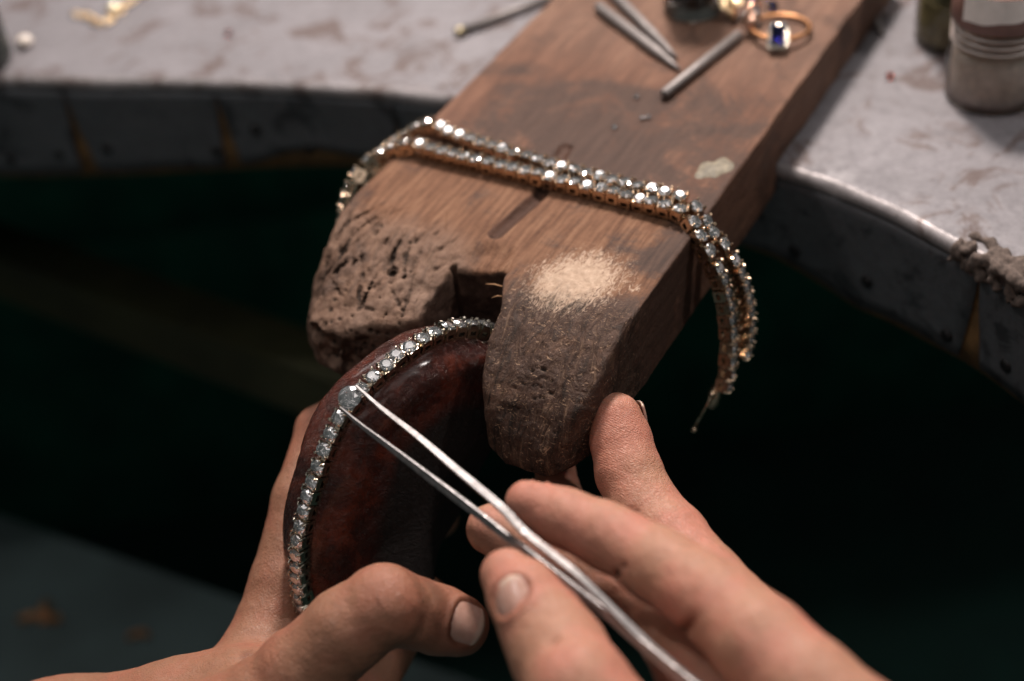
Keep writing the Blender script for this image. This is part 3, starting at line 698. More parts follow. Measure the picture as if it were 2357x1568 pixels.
# a shallow hollow worn across the face
F.cone(ctr+AX*2.9, ctr+AX*3.1+UP*.5, 2.05, 2.05, .5, cut=True)
Vb, Qb = F.net()
def vnormals(V, Q):
    e1 = V[Q[:, 2]]-V[Q[:, 0]]; e2 = V[Q[:, 3]]-V[Q[:, 1]]; fn = np.cross(e1, e2); n = np.zeros_like(V)
    for k in range(4): np.add.at(n, Q[:, k], fn)
    return n/(np.linalg.norm(n, axis=1)[:, None]+1e-9)
def relax(V, Q, it=2):
    for _ in range(it):
        acc = np.zeros_like(V); c = np.zeros(len(V))
        for k in range(4):
            np.add.at(acc, Q[:, k], V[Q[:, (k+1) % 4]]+V[Q[:, (k-1) % 4]]); np.add.at(c, Q[:, k], 2)
        V = V*.4+.6*acc/c[:, None]
    return V
Vb = relax(Vb, Qb, 2); nbv = vnormals(Vb, Qb)
q_ = np.stack([Vb@AX, Vb@UP, Vb@RT], 1)
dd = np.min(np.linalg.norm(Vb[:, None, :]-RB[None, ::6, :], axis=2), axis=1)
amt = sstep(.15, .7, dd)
ridge_ = np.abs(fbm(q_*np.array([2.2, 1.1, 1.6])+3*fbm(q_*.7, 2)[:, None]*.4, 3))
Vb = Vb+nbv*((.018*fbm(q_*1.3, 3)-.035*np.clip(.25-ridge_, 0, 1)*2)*amt)[:, None]
def block_material():
    m, nt, b = mat('dark_red_lacquer_wood'); co = coords(nt)
    n1 = noise(nt, co, .8, 5, .65, 1.0); n2 = noise(nt, coords(nt, (1.2, 2.6, 1.2)), 3.0, 6, .7, 2.2); n3 = noise(nt, co, 14, 4, .6)
    c = ramp(nt, n1, [(.28, (.012, .003, .002)), (.5, (.050, .009, .005)), (.72, (.15, .028, .012))])
    c = mix(nt, mrange(nt, n2, .56, .70), c, (.018, .008, .007))
    c = mix(nt, mrange(nt, n3, .72, .76), c, (.35, .22, .16))
    c = mix(nt, mrange(nt, math_(nt, 'ADD', attrf(nt, 'face_shade'), math_(nt, 'MULTIPLY', math_(nt, 'SUBTRACT', n1, .5), .9)), .25, .75), c, (.010, .006, .005))  # shade over the block's face, painted into the colour away from the rim
    nt.links.new(c, b.inputs['Base Color'])
    nt.links.new(math_(nt, 'ADD', mrange(nt, n2, .3, .7, .14, .36), math_(nt, 'MULTIPLY', attrf(nt, 'face_shade'), .4)), b.inputs['Roughness']); b.inputs['Specular IOR Level'].default_value = .35
    nt.links.new(math_(nt, 'MULTIPLY', math_(nt, 'SUBTRACT', 1.0, attrf(nt, 'face_shade'), True), .5), b.inputs['Coat Weight']); b.inputs['Coat Roughness'].default_value = .16
    p = bump(nt, b, n2, .9, .10); bump(nt, b, noise(nt, co, 9, 4, .6), .35, .03, p); return m
blk = empty('setting_block', ctr, 'dark red-brown lacquered wooden block gripped in the hand, a bracelet laid along its rim', 'block')
mesh('block_body', Vb, Qb, block_material(), blk, attrs={'face_shade': sstep(.9, 2.4, dd)})
bracelet(RC[4:], lambda u: AX, 'white gold tennis bracelet with clear stones laid along the rim of the dark red block', LINK_W, 'tennis bracelets on the bench')

# ================================================================== TWEEZERS AND THE LOOSE DIAMOND
def strip(path, widths, thick, ndir):
    """a flat tapering metal strip with softened edges"""
    P, _ = spline(path, 60); Wd = np.interp(np.linspace(0, 1, 60), np.linspace(0, 1, len(widths)), widths); V = []; Fc = []
    prof_ = [(-1, -.5), (-.86, -1), (.86, -1), (1, -.5), (1, .5), (.86, 1), (-.86, 1), (-1, .5)]; n = len(prof_)
    for i in range(60):
        t = nrm(P[min(i+1, 59)]-P[max(i-1, 0)]); nn = nrm(ndir-t*(ndir@t)); wd = np.cross(nn, t)
        th = np.interp(i/59, np.linspace(0, 1, len(thick)), thick)
        for a, b in prof_: V.append(P[i]+wd*a*Wd[i]/2+nn*b*th/2)
    for i in range(59):
        for k in range(n): Fc.append((i*n+k, (i+1)*n+k, (i+1)*n+(k+1) % n, i*n+(k+1) % n))
    Fc += [tuple(range(n)), tuple(59*n+k for k in range(n-1, -1, -1))]
    return V, Fc
tw = empty('tweezers', at(1300, 1310, 30.3), 'slim steel tweezers held between finger and thumb, gripping a loose diamond', 'tweezers')
up_path = [at(820, 889, 33.55), at(880, 942, 33.0), at(960, 1004, 32.4), at(1050, 1081, 31.6), at(1152, 1167, 30.5), at(1204, 1222, 29.7), at(1270, 1276, 29.25), at(1336, 1330, 28.85), at(1462, 1456, 28.3), at(1560, 1545, 27.9), at(1680, 1645, 27.2), at(1900, 1830, 26.2)]
lo_path = [at(783, 938, 33.5), at(830, 978, 33.0), at(900, 1031, 32.3), at(1000, 1107, 31.4), at(1100, 1183, 30.6), at(1200, 1261, 29.9), at(1300, 1337, 29.3), at(1400, 1416, 28.7), at(1470, 1476, 28.25), at(1556, 1548, 27.6), at(1680, 1652, 26.9), at(1900, 1838, 25.9)]
mesh('tweezer_arm', *strip(up_path, [.05, .12, .165, .18, .18, .14, .14, .17, .27, .32, .32], [.07, .09, .11, .13, .14, .13], cv(.10, .48, .87)), M_steel, tw, smooth=False)
mesh('tweezer_arm', *strip(lo_path, [.05, .12, .165, .19, .19, .18, .18, .20, .23, .30, .34, .34], [.07, .09, .11, .13, .14, .13], cv(-.50, -.10, .86)), M_steel, tw, smooth=False)
dp = at(805, 914, 33.55); dn = nrm(nrm(CAM-dp)*.80+ZZ*.55+RT*-.18); X_, Y_, Z_ = frame(dn)
BIG = local_mesh('loose_diamond', *brilliant(.275, tw=.50), M_bigdiamond)
dia = place('loose_diamond', BIG, None, at(805, 914, 33.55), X_, Y_, Z_)
tag(dia, 'large loose round diamond held in the tips of the tweezers over the bracelet', 'diamond')

# ================================================================== HANDS
def chain(F, pts, k, kin=None, sq=None):
    """pts: (x, y, depth, radius in picture units)"""
    P = [at(x, y, d) for x, y, d, r in pts]; R = [r*d/FPX for x, y, d, r in pts]
    for i in range(len(P)-1): F.cone(P[i], P[i+1], R[i], R[i+1], k, sq)
def hand_field(chs, extra=(), h=.065):
    allp = np.array([at(p[0], p[1], p[2]) for c in chs for p in c[0]]); rad = np.array([p[3]*p[2]/FPX for c in chs for p in c[0]])
    lo = (allp-rad[:, None]).min(0)-.3; hi = (allp+rad[:, None]).max(0)+.3
    main = None
    for pts, k, kj in chs:
        F = Field(lo, hi, h); chain(F, pts, k)
        if main is None: main = F
        else: main.join(F, kj)
    return main
def nail_plate(C, tdir, ndir, hw, L, rc, mat_, parent, arch=.12):
    t = nrm(tdir); n = nrm(ndir-t*(ndir@t)); b = np.cross(n, t); V = []; nu, nvv = 15, 13
    for top in (1, 0):
        for i in range(nu):
            for j in range(nvv):
                u = i/(nu-1)*2-1; v = j/(nvv-1)*2-1
                # rounded at the root and gently curved at the free edge
                vv = v*L/2; ww = hw*(1-.10*(v < 0)*v*v)*u; vv += (-.16*L*(u*u) if v > 0 else .10*L*u*u)*abs(v)
                z = -(ww*ww)/(2*rc)-(vv*vv)/(2*rc*4)*1.0-(0 if top else .05)-(.02 if (abs(u) > .98 or abs(v) > .98) else 0)
                V.append(C+b*ww+t*vv+n*z)
    Fc = []; ix = lambda s, i, j: s*nu*nvv+i*nvv+j
    for i in range(nu-1):
        for j in range(nvv-1):
            Fc.append((ix(0, i, j), ix(0, i+1, j), ix(0, i+1, j+1), ix(0, i, j+1))); Fc.append((ix(1, i, j+1), ix(1, i+1, j+1), ix(1, i+1, j), ix(1, i, j)))
    ring = [(i, 0) for i in range(nu)]+[(nu-1, j) for j in range(1, nvv)]+[(i, nvv-1) for i in range(nu-2, -1, -1)]+[(0, j) for j in range(nvv-2, 0, -1)]
    for (a, c), (a2, c2) in zip(ring, ring[1:]+ring[:1]): Fc.append((ix(0, a2, c2), ix(0, a, c), ix(1, a, c), ix(1, a2, c2)))
    fr_ = np.array([sstep(.60, .72, (j/(nvv-1)*2-1)-.10*(i/(nu-1)*2-1)**2) for top in (1, 0) for i in range(nu) for j in range(nvv)])
    return mesh('fingernail', V, Fc, mat_, parent, attrs={'free': fr_})
def nail_site(V, N_, px, py, tdir, hw, L):
    """finds the skin under a measured spot, beds the nail in it and raises a fold round it; returns centre, tip direction, normal, V"""
    q = V-CAM; d = q@FW; X = W/2+FPX*(q@RT)/d; Y = H/2-FPX*(q@UP)/d
    c = np.argsort(np.hypot(X-px, Y-py)-0*d)[:60]; c = c[d[c] < d[c].min()+.35]; C = V[c].mean(0); n = nrm(N_[np.linalg.norm(V-C, axis=1) < .32].mean(0))
    t = nrm(tdir-n*(tdir@n)); b = np.cross(n, t); r = V-C; u = (r@b)/hw; v = (r@t)/(L/2); near = (r@n > -.6)
    f = (np.abs(u)**2.6+np.abs(v)**2.6)**(1/2.6)
    dz = -.045*sstep(1.05, .9, f)+.035*sstep(.92, 1.1, f)*sstep(1.5, 1.15, f)*sstep(.9, .2, v)
    return C, t, n, V+N_*(dz*near)[:, None], sstep(.90, 1.0, f)*sstep(1.22, 1.04, f)*sstep(1.15, .5, v)*near
def crease(F, pts, r=.035, k=.08):
    P = [at(*p) for p in pts]
    for a, b in zip(P, P[1:]): F.cone(a, b, r, r, k, cut=True)
def skin_attrs(V, N_, tips, ridges=(), creases=(), rings=()):
    tip = np.zeros(len(V)); rd = np.zeros(len(V)); cr_ = np.zeros(len(V))
    for c, r in tips: tip = np.maximum(tip, sstep(r, r*.25, np.linalg.norm(V-c, axis=1)))
    for c, r in ridges: rd = np.maximum(rd, sstep(r, r*.6, np.linalg.norm(V-c, axis=1)))
    for a, b, r in creases:
        d = b-a; t = np.clip((V-a)@d/(d@d), 0, 1); cr_ = np.maximum(cr_, sstep(r, r*.2, np.linalg.norm(V-a-t[:, None]*d, axis=1)))
    for r in rings: cr_ = np.maximum(cr_, r*1.3)
    return {'tip': tip, 'ridge': rd, 'crease': cr_*.6}

# ---- the hand with the tweezers
index = [(1216, 1156, 30.6, 54), (1300, 1192, 30.4, 68), (1395, 1234, 30.0, 76), (1432, 1252, 29.8, 76), (1520, 1306, 29.2, 88), (1600, 1358, 28.6, 92), (1655, 1395, 28.2, 99), (1745, 1478, 27.4, 112), (1860, 1590, 26.6, 125), (1985, 1715, 25.9, 140)]
thumb = [(1168, 1325, 29.6, 62), (1205, 1372, 29.3, 84), (1250, 1440, 28.9, 99), (1285, 1500, 28.5, 112), (1335, 1590, 27.6, 120), (1450, 1760, 27, 150), (1640, 1960, 26.6, 180)]
middle = [(1132, 1218, 32.4, 60), (1220, 1262, 32.2, 70), (1330, 1310, 31.8, 76), (1500, 1392, 31.2, 84), (1565, 1470, 30.4, 92), (1640, 1600, 29.0, 112), (1800, 1770, 27.5, 140)]
ring = [(1275, 1045, 38.0, 46), (1284, 1130, 36.9, 50), (1320, 1220, 35.5, 58), (1450, 1330, 33.8, 70), (1640, 1500, 31, 95), (1850, 1720, 28.4, 140)]
little = [(1420, 964, 34.55, 60), (1428, 1010, 34.5, 70), (1446, 1085, 34.2, 76), (1482, 1165, 33.8, 80), (1540, 1240, 33.2, 88), (1620, 1345, 32.2, 96), (1740, 1480, 30.6, 115), (1880, 1680, 29, 150)]
palm = [(1985, 1715, 26.3, 140), (1880, 1840, 27.0, 210), (2150, 2050, 26.5, 230), (2350, 2300, 26.5, 210)]
palm2 = [(1640, 1960, 26.8, 170), (1880, 1900, 27.0, 220), (2150, 2050, 26.5, 230)]
F = hand_field([(palm, .5, 0), (palm2, .5, .6), (index, .16, .35), (thumb, .18, .35), (middle, .16, .22), (ring, .16, .15), (little, .16, .15)])
crease(F, [(1412, 1318, 29.7), (1432, 1318, 29.2), (1446, 1300, 28.95)], .07, .12); crease(F, [(1572, 1452, 28.3), (1590, 1440, 27.7), (1598, 1415, 27.35)], .08, .14)
for dx in (-26, -8, 12, 30): crease(F, [(1672+dx, 1286+dx*.62, 28.0), (1655+dx, 1318+dx*.6, 27.45)], .025, .06)
crease(F, [(1432, 1187, 33.3), (1462, 1176, 33.0)], .03, .08)
crease(F, [(1170, 1500, 27.8), (1230, 1498, 27.3), (1290, 1478, 27.5)], .035, .08); crease(F, [(1178, 1535, 27.4), (1240, 1535, 26.8), (1300, 1515, 27.0)], .03, .08)
Vh, Qh = F.net(); Vh = relax(Vh, Qh, 3); Nh = vnormals(Vh, Qh)
Vh = Vh+Nh*(.016*fbm(Vh*1.6, 3)+.006*fbm(Vh*np.array([5, 5, 5.]), 2))[:, None]
tC, tT, tN, Vh, ring_t = nail_site(Vh, Nh, 1168, 1368, cv(-.5, .83, -.2), .44, .80)
iC, iT, iN, Vh, ring_i = nail_site(Vh, Nh, 1232, 1108, cv(-.9, .3, -.1), .22, .45)
hand = empty('hand', at(1985, 1715, 26.3), 'lower right hand pinching the tweezers, its little finger braced on the pin', 'hand', 'hands at work')
tips = [(at(1195, 1150, 30), 1.1), (at(1300, 1230, 29.5), 1.0), (at(1165, 1325, 29), .8), (at(1430, 1000, 34), 1.2), (at(1530, 1420, 28), .6)]
mesh('palm_and_fingers', Vh, Qh, M_skin, hand, attrs=skin_attrs(Vh, Nh, tips, [(at(1428, 1040, 34), 1.5)],
     [(at(1400, 1200, 33.2), at(1470, 1172, 32.9), .07), (at(1660, 1290, 28), at(1720, 1318, 27.6), .09), (at(1412, 1318, 29.7), at(1446, 1300, 28.95), .10), (at(1572, 1452, 28.3), at(1598, 1415, 27.35), .12)], [ring_t, ring_i*.5]))
nail_plate(tC-tN*.015, tT, tN, .44, .80, .60, M_nail, hand)
nail_plate(iC-iN*.01, iT, iN, .22, .45, .40, M_skin, hand)
nail_plate(at(1480, 950, 34.85), cv(-.22, .95, .05), cv(.93, .18, -.45), .33, .62, .5, M_nail, hand)

# ---- the hand with the block
thumbL = [(1058, 1442, 32.6, 70), (1010, 1428, 32.6, 77), (950, 1410, 32.3, 80), (885, 1393, 31.9, 93), (800, 1450, 32.0, 98), (692, 1552, 32.3, 106), (620, 1650, 32.6, 140), (420, 1800, 33, 200)]
indexL = [(560, 1650, 35.6, 150), (628, 1450, 36.8, 88), (655, 1340, 37.2, 79), (692, 1150, 37.8, 64), (736, 990, 38.6, 53), (830, 920, 39.8, 48), (980, 930, 40.8, 44)]
midL = [(600, 1680, 35.5, 140), (720, 1480, 37.2, 85), (830, 1180, 39.6, 62), (930, 1070, 41.0, 55), (1000, 1075, 41.0, 48)]
ringL = [(640, 1700, 36, 140), (780, 1540, 37.6, 85), (900, 1300, 40.0, 60), (980, 1200, 41.0, 52), (1010, 1190, 41.0, 48)]
litL = [(660, 1720, 36, 130), (820, 1600, 37.6, 78), (930, 1440, 39.6, 55), (985, 1370, 40.2, 46)]
arm = [(560, 1650, 34.4, 160), (430, 1700, 34.8, 178), (150, 1802, 36, 234), (-250, 1950, 38, 270)]
web = [(610, 1660, 33.8, 150), (560, 1660, 34.8, 150), (690, 1640, 35.4, 110)]
F = hand_field([(arm, .5, 0), (web, .4, .5), (thumbL, .18, .25), (indexL, .2, .4), (midL, .2, .2), (ringL, .2, .2), (litL, .2, .2)])
for pts in ([(752, 1372, 31.2), (790, 1400, 30.9), (822, 1440, 30.9)], [(800, 1345, 31.2), (838, 1375, 30.9), (860, 1420, 30.9)], [(850, 1322, 31.2), (872, 1360, 30.9), (884, 1420, 30.9)], [(705, 1420, 31.3), (735, 1450, 31), (770, 1500, 31)]):
    crease(F, pts, .02, .07)
crease(F, [(566, 1340, 35.0), (572, 1450, 34.0), (566, 1568, 33.2)], .07, .3)
Vh, Qh = F.net(); Vh = relax(Vh, Qh, 3); Nh = vnormals(Vh, Qh)
Vh = Vh+Nh*(.016*fbm(Vh*1.4, 3)+.007*fbm(Vh*5., 2))[:, None]
lC, lT, lN, Vh, ring_l = nail_site(Vh, Nh, 1080, 1432, cv(.95, -.25, .05), .47, .80)
hand2 = empty('hand', at(600, 1650, 34), 'lower left hand gripping the dark red block between thumb and fingers', 'hand', 'hands at work')
mesh('palm_and_fingers', Vh, Qh, M_skin2, hand2, attrs=skin_attrs(Vh, Nh, [(at(1050, 1440, 32), 1.0), (at(870, 1340, 31), .8)], [], [(at(800, 1345, 31.2), at(860, 1430, 30.9), .05), (at(850, 1322, 31.2), at(886, 1430, 30.9), .05), (at(570, 1330, 35), at(566, 1568, 33.4), .22)], [ring_l]))
nail_plate(lC-lN*.015, lT, lN, .47, .82, .66, M_nail, hand2)

# ================================================================== THINGS ON THE PIN
def rod(name, a, b, r, label, cat, group=None, prof=((0, .7), (.02, 1), (1, 1)), m=None):
    a, b = np.asarray(a), np.asarray(b); ts = np.array([p[0] for p in prof]); P = a+(b-a)*ts[:, None]
    c = (a+b)/2; o = mesh(name, *tube(P, [r*p[1] for p in prof], 16), m or M_rod, None, c); return tag(o, label, cat, group)
r = .17
pT = lambda x, y, z=0.0: onz(x, y, PIN_T+.01+z)
rod('steel_rod', pT(1375, 14, r), pT(1564, 160, r*.6), r, 'straight grey steel punch with a tapered tip, nearer of the pair on the pin', 'punch', 'steel rods on the pin', ((0, .75), (.03, 1), (.72, 1), (.92, .55), (1, .25)))
rod('steel_rod', pT(1385, -40, r), pT(1556, 132, r*.6), r*.95, 'grey steel punch with a tapered tip lying behind its twin beside the dark bottle', 'punch', 'steel rods on the pin', ((0, .75), (.03, 1), (.70, 1), (.9, .6), (1, .3)))
rod('steel_rod', pT(1526, 219, .155), pT(1703, 78, .155), .15, 'plain grey steel rod with a blunt dark end pointing at the gold rings', 'rod', 'steel rods on the pin', ((0, .6), (.015, 1), (.985, 1), (1, .6)))
tR = lambda x, y, z=0.0: onz(x, y, .012+z)
rb = empty('needle_file', tR(1150, 45), 'thin grey needle file with a brass tip on the zinc left of the pin', 'file')
a_, b_ = tR(1068, 70, .15), tR(1290, -14, .15)
mesh('shank', *tube([a_, a_*.5+b_*.5, b_], [.15, .16, .16], 12), M_rod, rb)
mesh('brass_tip', *tube([a_+(a_-b_)*.085, a_+(a_-b_)*.07, a_], [.11, .17, .17], 12), metal('dull_brass', (.42, .36, .24), .4), rb)
rod('steel_rod', tR(2032, 80, .1), tR(1992, 5, .1), .16, 'short dark steel rod lying on the zinc top behind the wooden pin', 'rod', None, ((0, .3), (.4, 1), (1, 1)))

# dark bottle in a thick glass foot
bc = pin(-.62, 11.35, PIN_T+.01)
bo = empty('dye_bottle', bc, 'small clear glass bottle of very dark liquid standing on the wooden pin', 'bottle')
mesh('glass_body', *lathe(bc, [(.82, 0), (.92, .05), (.94, .2), (.92, .5), (.86, .8), (.86, 3.2), (.5, 3.6), (.45, 4.2)], 40, ZZ, True), M_glass, bo)
mesh('dark_liquid', *lathe(bc+ZZ*.30, [(.5, 0), (.70, .06), (.76, .2), (.76, 2.6), (.7, 2.7)], 32), simple('black_green_ink', (.006, .010, .008), .15, 0, .2), bo)

# gold ring with a halo-set blue stone, lying on its side
rc = pin(2.42, 10.75, PIN_T+.02); rg = empty('sapphire_ring', rc, 'thin gold ring with a rectangular blue stone in a halo of clear stones', 'ring', 'gold rings on the pin')
hd = nrm(-PD*.85+PP*.25); Rr = .86
ax_r = nrm(ZZ+PD*.10); xr = nrm(hd-ax_r*(hd@ax_r)); yr = np.cross(ax_r, xr)
mesh('ring_band', *tube([rc+ZZ*.20+Rr*(xr*math.cos(t)+yr*math.sin(t)) for t in np.linspace(.25, 2*math.pi-.25, 60)], .07, 10), M_ygold, rg)
hc = rc+xr*(Rr+.06)+ZZ*.34; hn = nrm(xr*.55+ZZ*.8); hx = nrm(np.cross(ZZ, hn)); hy = np.cross(hn, hx)
def ring_box(c, X, Y, Z, w_, l_, h_, ch=.3):
    o = [(-w_, -l_+ch*w_), (-w_+ch*w_, -l_), (w_-ch*w_, -l_), (w_, -l_+ch*w_), (w_, l_-ch*w_), (w_-ch*w_, l_), (-w_+ch*w_, l_), (-w_, l_-ch*w_)]
    V = []
    for s_, z_ in ((.7, -h_), (1, 0), (.62, h_*.45)): V += [c+X*a*s_+Y*b*s_+Z*z_ for a, b in o]
    Fc = [tuple(range(7, -1, -1)), tuple(16+k for k in range(8))]
    for j in range(2):
        for k in range(8): Fc.append((j*8+k, j*8+(k+1) % 8, (j+1)*8+(k+1) % 8, (j+1)*8+k))
    return V, Fc
mesh('sapphire', *ring_box(hc+hn*.10, hx, hy, hn, .175, .28, .20), M_sapphire, rg, smooth=False)
mesh('halo_plate', *ring_box(hc-hn*.08, hx, hy, hn, .29, .40, .10), M_wgold, rg, smooth=False)
SM = local_mesh('halo_stone', *brilliant(.062), M_diamond)
for k in range(18):
    t = 2*math.pi*k/18; q = hc+hx*.245*math.copysign(abs(math.cos(t))**.55, math.cos(t))+hy*.35*math.copysign(abs(math.sin(t))**.55, math.sin(t))+hn*.05
    place('halo_stone', SM, rg, q, hx, hy, hn)
# signet ring and cluster ring
sc_ = pin(.62, 11.25, PIN_T+.02); sg = empty('signet_ring', sc_, 'brushed gold ring with a broad square face beside the dark bottle', 'ring', 'gold rings on the pin')
n_ = nrm(ZZ*.9-PD*.35+PP*.15); X_, Y_, Z_ = frame(n_, PD); cc, ss_ = math.cos(.75), math.sin(.75)
Xq, Yq = X_*cc+Y_*ss_, -X_*ss_+Y_*cc
mesh('square_face', *ring_box(sc_+ZZ*.55, Xq, Yq, n_, .34, .30, .10, .15), M_matgold, sg, smooth=False)
mesh('ring_band', *tube([sc_+ZZ*.38+.36*(n_*math.sin(t)+Yq*math.cos(t)*1.0) for t in np.linspace(.3, 2*math.pi+.3-.01, 40)], .09, 8), M_matgold, sg)
cl = pin(1.52, 10.5, PIN_T+.02); cg = empty('cluster_ring', cl, 'small rose gold ring with a cluster of pale stones by the steel rod', 'ring', 'gold rings on the pin')
mesh('ring_band', *tube([cl+ZZ*.40+PD*.35+.42*(ZZ*math.sin(t)*.9+PD*math.cos(t)) for t in np.linspace(0, 2*math.pi, 40)], .08, 8), metal('rose_gold', (.72, .42, .30), .3), cg)
PALE = local_mesh('pale_stone', *brilliant(.15), M_diamond)
for dx, dz, dy in [(0, .28, -.1), (.16, .5, .1), (.24, .30, -.05), (.10, .62, .25), (-.1, .48, .0)]:
    place('pale_stone', PALE, cg, cl+PP*dx+ZZ*dz+PD*dy, *frame(nrm(ZZ*.6-PD*.7+PP*.2)))
mesh('cluster_cup', *lathe(cl+PP*.08+ZZ*.30+PD*.05, [(.08, -.1), (.22, .1), (.26, .25)], 14, nrm(ZZ*.7-PD*.6)), metal('rose_gold_cup', (.72, .45, .34), .3), cg)
for (x, y), lab in zip([(1778, 10), (1735, -8)], ['small dark blue loose stone lying behind the ring with the blue stone', 'second dark blue loose stone lying at the upper edge, left of its twin']):
    p = pT(x, y, .16); lm = local_mesh('loose_sapphire', *brilliant(.19), M_sapphire); o = place('loose_sapphire', lm, None, p, *frame(nrm(ZZ+PP*.2))); tag(o, lab, 'gemstone', 'loose blue stones')
TINY = local_mesh('loose_tiny_diamond', *brilliant(.075), M_diamond)
for (x, y), lab in zip([(1465, 221), (1478, 270), (1492, 268), (1414, 291)], ['tiny clear loose stone on the pin nearest the blunt end of the steel rod', 'tiny clear loose stone, left one of the touching pair on the pin', 'tiny clear loose stone, right one of the touching pair on the pin', 'tiny clear loose stone lying nearest the draped bracelets on the pin']):
    tag(place('loose_tiny_diamond', TINY, None, pT(x, y, .06), *frame(nrm(ZZ+PD*.25*random.uniform(-1, 1)+PP*.2*random.uniform(-1, 1)))), lab, 'gemstone', 'tiny loose stones on the pin')
# smear of pale wax
wc = pin(3.36, 3.55, PIN_T); V = []; Fc = []; na, nr_ = 36, 9
for j in range(nr_):
    for i in range(na):
        t = 2*math.pi*i/na; q = j/(nr_-1); R0 = (.50+.12*math.sin(2*t+.4)+.06*math.sin(5*t)); P = wc+PP*R0*.8*q*math.cos(t)+PD*R0*1.15*q*math.sin(t)
        V.append(P+ZZ*(.07*(1-q**2)+.03*vnoise(P*3.0)*(1-q)-.012*(q > .98)))
for j in range(nr_-1):
    for i in range(na): Fc.append((j*na+i, j*na+(i+1) % na, (j+1)*na+(i+1) % na, (j+1)*na+i))
tag(mesh('wax_smear', V, Fc, simple('dirty_beeswax', (.165, .14, .098), .6, 0, .45, 5, .02), None, wc), 'smear of pale dirty wax stuck to the pin just behind the bracelets', 'wax')

# ================================================================== THINGS ON THE BENCH TOP
thread_m = simple('cloudy_plastic', (.42, .35, .32), .35, 0, .1)
def jar(name, base, R0, hgt, label, fill, fillm, lidm, paper=None):
    j = empty(name, base, label, 'jar', 'glass jars on the bench')
    prof_ = [(R0*.86, 0), (R0*.97, .05), (R0, .15), (R0, hgt*.52), (R0*.97, hgt*.60), (R0*.90, hgt*.64), (R0*.90, hgt*.70), (R0*.93, hgt*.73), (R0*.90, hgt*.77), (R0*.90, hgt*.82), (R0*.93, hgt*.85), (R0*.90, hgt*.89), (R0*.88, hgt)]
    mesh('glass_body', *lathe(base, prof_, 48), M_glass, j)
    mesh('contents', *lathe(base+ZZ*.10, [(R0*.6, 0), (R0*.88, .06), (R0*.90, .2), (R0*.90, fill*.8), (R0*.75, fill*.9), (R0*.3, fill)], 40), fillm, j)
    for zz in (.70, .78, .86): mesh('thread_ring', *lathe(base+ZZ*hgt*zz, [(R0*.90, -.05), (R0*.97, -.02), (R0*.97, .02), (R0*.90, .05)], 40, ZZ, False), thread_m, j)
    mesh('lid', *lathe(base+ZZ*hgt*.93, [(R0*.98, 0), (R0*1.0, .06), (R0*1.0, 1.05), (R0*.95, 1.15), (R0*.3, 1.17)], 48), lidm, j)
    return j
jb = tR(2282, 214); powder = simple('pale_powder', (.80, .68, .60), .8, 0, .15, 4, .02)
pb = powder.node_tree.nodes['Principled BSDF']; pb.inputs['Subsurface Weight'].default_value = .8; pb.inputs['Subsurface Scale'].default_value = .02; pb.inputs['Subsurface Radius'].default_value = (1, .85, .75)
J1 = jar('glass_jar', jb, 1.36, 2.75, 'glass jar of pale powder with a brown lid and a handwritten paper label', 1.75, powder, simple('brown_lid', (.20, .105, .085), .5, 0, .15))
v = CAM-jb; th0 = math.atan2(v[1], v[0])
V = []; Fc = []; nn_ = 24; z0 = 2.75*.93
for i in range(nn_+1):
    a = th0-.80+1.50*i/nn_; lowz = .40+.10*math.sin(i*.6)*.2-.12*(1-i/nn_)+.10*(i/nn_)
    for zz in (lowz, .8, 1.13): V.append(jb+np.array([math.cos(a), math.sin(a), 0])*1.372+ZZ*(z0+zz))
Fc = [(3*i+k, 3*i+3+k, 3*i+4+k, 3*i+1+k) for i in range(nn_) for k in (0, 1)]
lab_ = mesh('paper_label', V, Fc, simple('label_paper', (.90, .83, .78), .8, 0, .06), J1)
# blue-grey handwriting (out of focus strokes)
mb = MB(); wr = np.random.default_rng(3)
def lab_pt(u, zz): a = th0-.80+1.50*u; return jb+np.array([math.cos(a), math.sin(a), 0])*1.378+ZZ*(z0+zz)
for pts in ([(.17, .62), (.22, .70), (.28, .74), (.33, .84)], [(.33, .84), (.37, .88), (.41, .80), (.44, .88)], [(.46, .78), (.50, .86), (.53, .78)], [(.57, .86), (.60, .76), (.63, .86), (.66, .78)], [(.69, .86), (.73, .86), (.73, .77), (.69, .77)], [(.77, .88), (.82, .80), (.86, .86), (.90, .92)]):
    P, _ = spline([lab_pt(u, q) for u, q in pts], 16); mb.add(*tube(P, .030, 6))
mesh('handwriting', mb.v, mb.f, simple('blue_ink', (.12, .18, .25), .7), lab_)
jb2 = tR(2196, 88); J2 = jar('glass_jar', jb2, 1.22, 3.0, 'glass jar of greenish-yellow powder half hidden behind the jar with the paper label', 1.5, simple('green_yellow_powder', (.30, .27, .13), .8, 0, .3, 3, .02), simple('dark_lid', (.10, .075, .06), .5, 0, .2))
dkb = tR(-62, 150); db = empty('dark_bottle', dkb, 'dark round bottle cut off by the left edge of the picture', 'bottle')
mesh('bottle_body', *lathe(dkb, [(1.2, 0), (1.38, .1), (1.42, .4), (1.42, 3.4), (1.2, 4.0), (.6, 4.5), (.55, 5.2)], 40), simple('dark_green_glass', (.012, .018, .014), .25), db)
mesh('bottle_cap', *lathe(dkb+ZZ*5.2, [(.7, 0), (.72, .1), (.72, 1.0), (.6, 1.1)], 24), simple('brown_cap', (.06, .04, .03), .5), db)
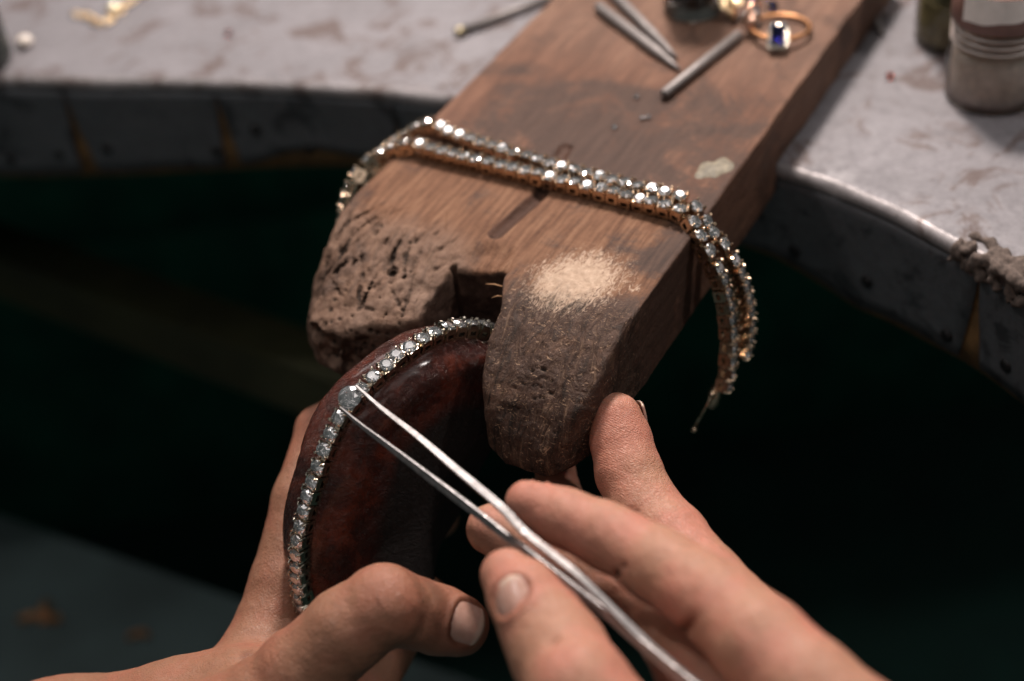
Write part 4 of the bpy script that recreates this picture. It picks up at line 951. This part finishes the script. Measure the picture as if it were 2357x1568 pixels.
# scrap gold, chain ends and small stones on the zinc
ch = empty('gold_chain', tR(235, 40), 'short length of yellow gold chain lying on the zinc top at the upper left', 'chain')
Pc, Lc = spline([tR(x, y, .09) for x, y in [(178, 34), (205, 38), (232, 54), (258, 42), (285, 16), (310, -4), (330, -16)]], 200); nl = int(Lc/.30)
for k in range(nl):
    i = int(k/(nl-1)*198); c = Pc[i]; t = nrm(Pc[min(i+2, 199)]-Pc[max(i-2, 0)]); b = nrm(np.cross(ZZ, t)); up = ZZ if k % 2 else nrm(ZZ*.4+b)
    s_ = np.cross(up, t); mesh('chain_link', *tube([c+t*.22*math.cos(a)+s_*.14*math.sin(a) for a in np.linspace(0, 2*math.pi, 17)], .045, 6), M_matgold, ch)
v_, f_ = lathe(tR(264, 28, .02), [(.10, 0), (.24, .1), (.28, .22), (.2, .34), (.08, .38)], 16); tag(mesh('gold_bead', v_, f_, metal('pale_gold', (.95, .82, .62), .3), None, tR(264, 28)), 'round pale gold bead shining beside the gold chain', 'bead')
v_, f_ = lathe(tR(60, 106, .02), [(.10, 0), (.26, .08), (.30, .2), (.22, .34), (.06, .4)], 16); tag(mesh('pearl', v_, f_, simple('pearl_white', (.74, .66, .60), .25, 0, .04), None, tR(60, 106)), 'shiny white pearl lying beside the dark bottle at the left edge', 'pearl')
o = place('red_stone', local_mesh('red_stone', *brilliant(.14), gem('garnet', (.7, .10, .07), 1.7)), None, tR(526, 74, .12), *frame(ZZ)); tag(o, 'tiny red stone lying alone on the zinc top', 'gemstone')
o = place('red_stone', local_mesh('red_stone', *brilliant(.13), gem('carnelian', (.65, .12, .07), 1.6)), None, tR(2048, 172, .12), *frame(ZZ)); tag(o, 'tiny reddish stone on the zinc top between the wooden pin and the jars', 'gemstone')
# fuzzy clump of polishing lint on the bench edge
Fl = Field(at(2290, 560, 37.5)-2.2, at(2290, 560, 37.5)+2.2, .08); lr = np.random.default_rng(21); c0 = onz(2300, 545, .12)
for k in range(110):
    l = l_of(2250, 560)+lr.uniform(-.3, 2.1); q = edge_at(np.array(l), lr.uniform(-.65, .10), 0); q[2] = lr.uniform(-.02, .08) if lr.random() < .6 else lr.uniform(-.5, .1)
    if q[2] < 0: q = edge_at(np.array(l), .10, q[2])
    r_ = lr.uniform(.05, .11); Fl.cone(q, q+np.array([lr.normal(0, .12), lr.normal(0, .12), lr.uniform(-.2, .02)]), r_, r_*.6, .14)
Vl, Ql = Fl.net(); nl_ = vnormals(Vl, Ql); Vl = Vl+nl_*(.05*fbm(Vl*6.0, 3))[:, None]
tag(mesh('lint_clump', Vl, Ql, simple('brown_grey_lint', (.105, .078, .066), .95, 0, .5, 7, .06), None, c0), 'ragged clump of brown-grey lint stuck over the bench edge at the right', 'lint')
# gold scraps down in the tray
for (x, y), s_, lab in [((75, 1445), .55, 'bright curl of gold scrap in the catch tray, lowest at the left'), ((135, 1402), .6, 'dull gold curl of scrap above the bright one in the catch tray'), ((322, 1478), .4, 'greenish-gold scrap lying alone in the catch tray near the wrist')]:
    c = onz(x, y, -26.9)+ZZ*.12; aa = random.uniform(0, 6)
    P = [c+.9*s_*(np.array([math.cos(aa+t)*(1+.15*t), math.sin(aa+t)*(1+.15*t), .12*math.sin(3*t)+.1])) for t in np.linspace(0, 2.4, 26)]
    tag(mesh('gold_scrap', *tube(P, .36*s_, 8), M_ygold, None, c), lab, 'scrap', 'gold scraps in the tray')
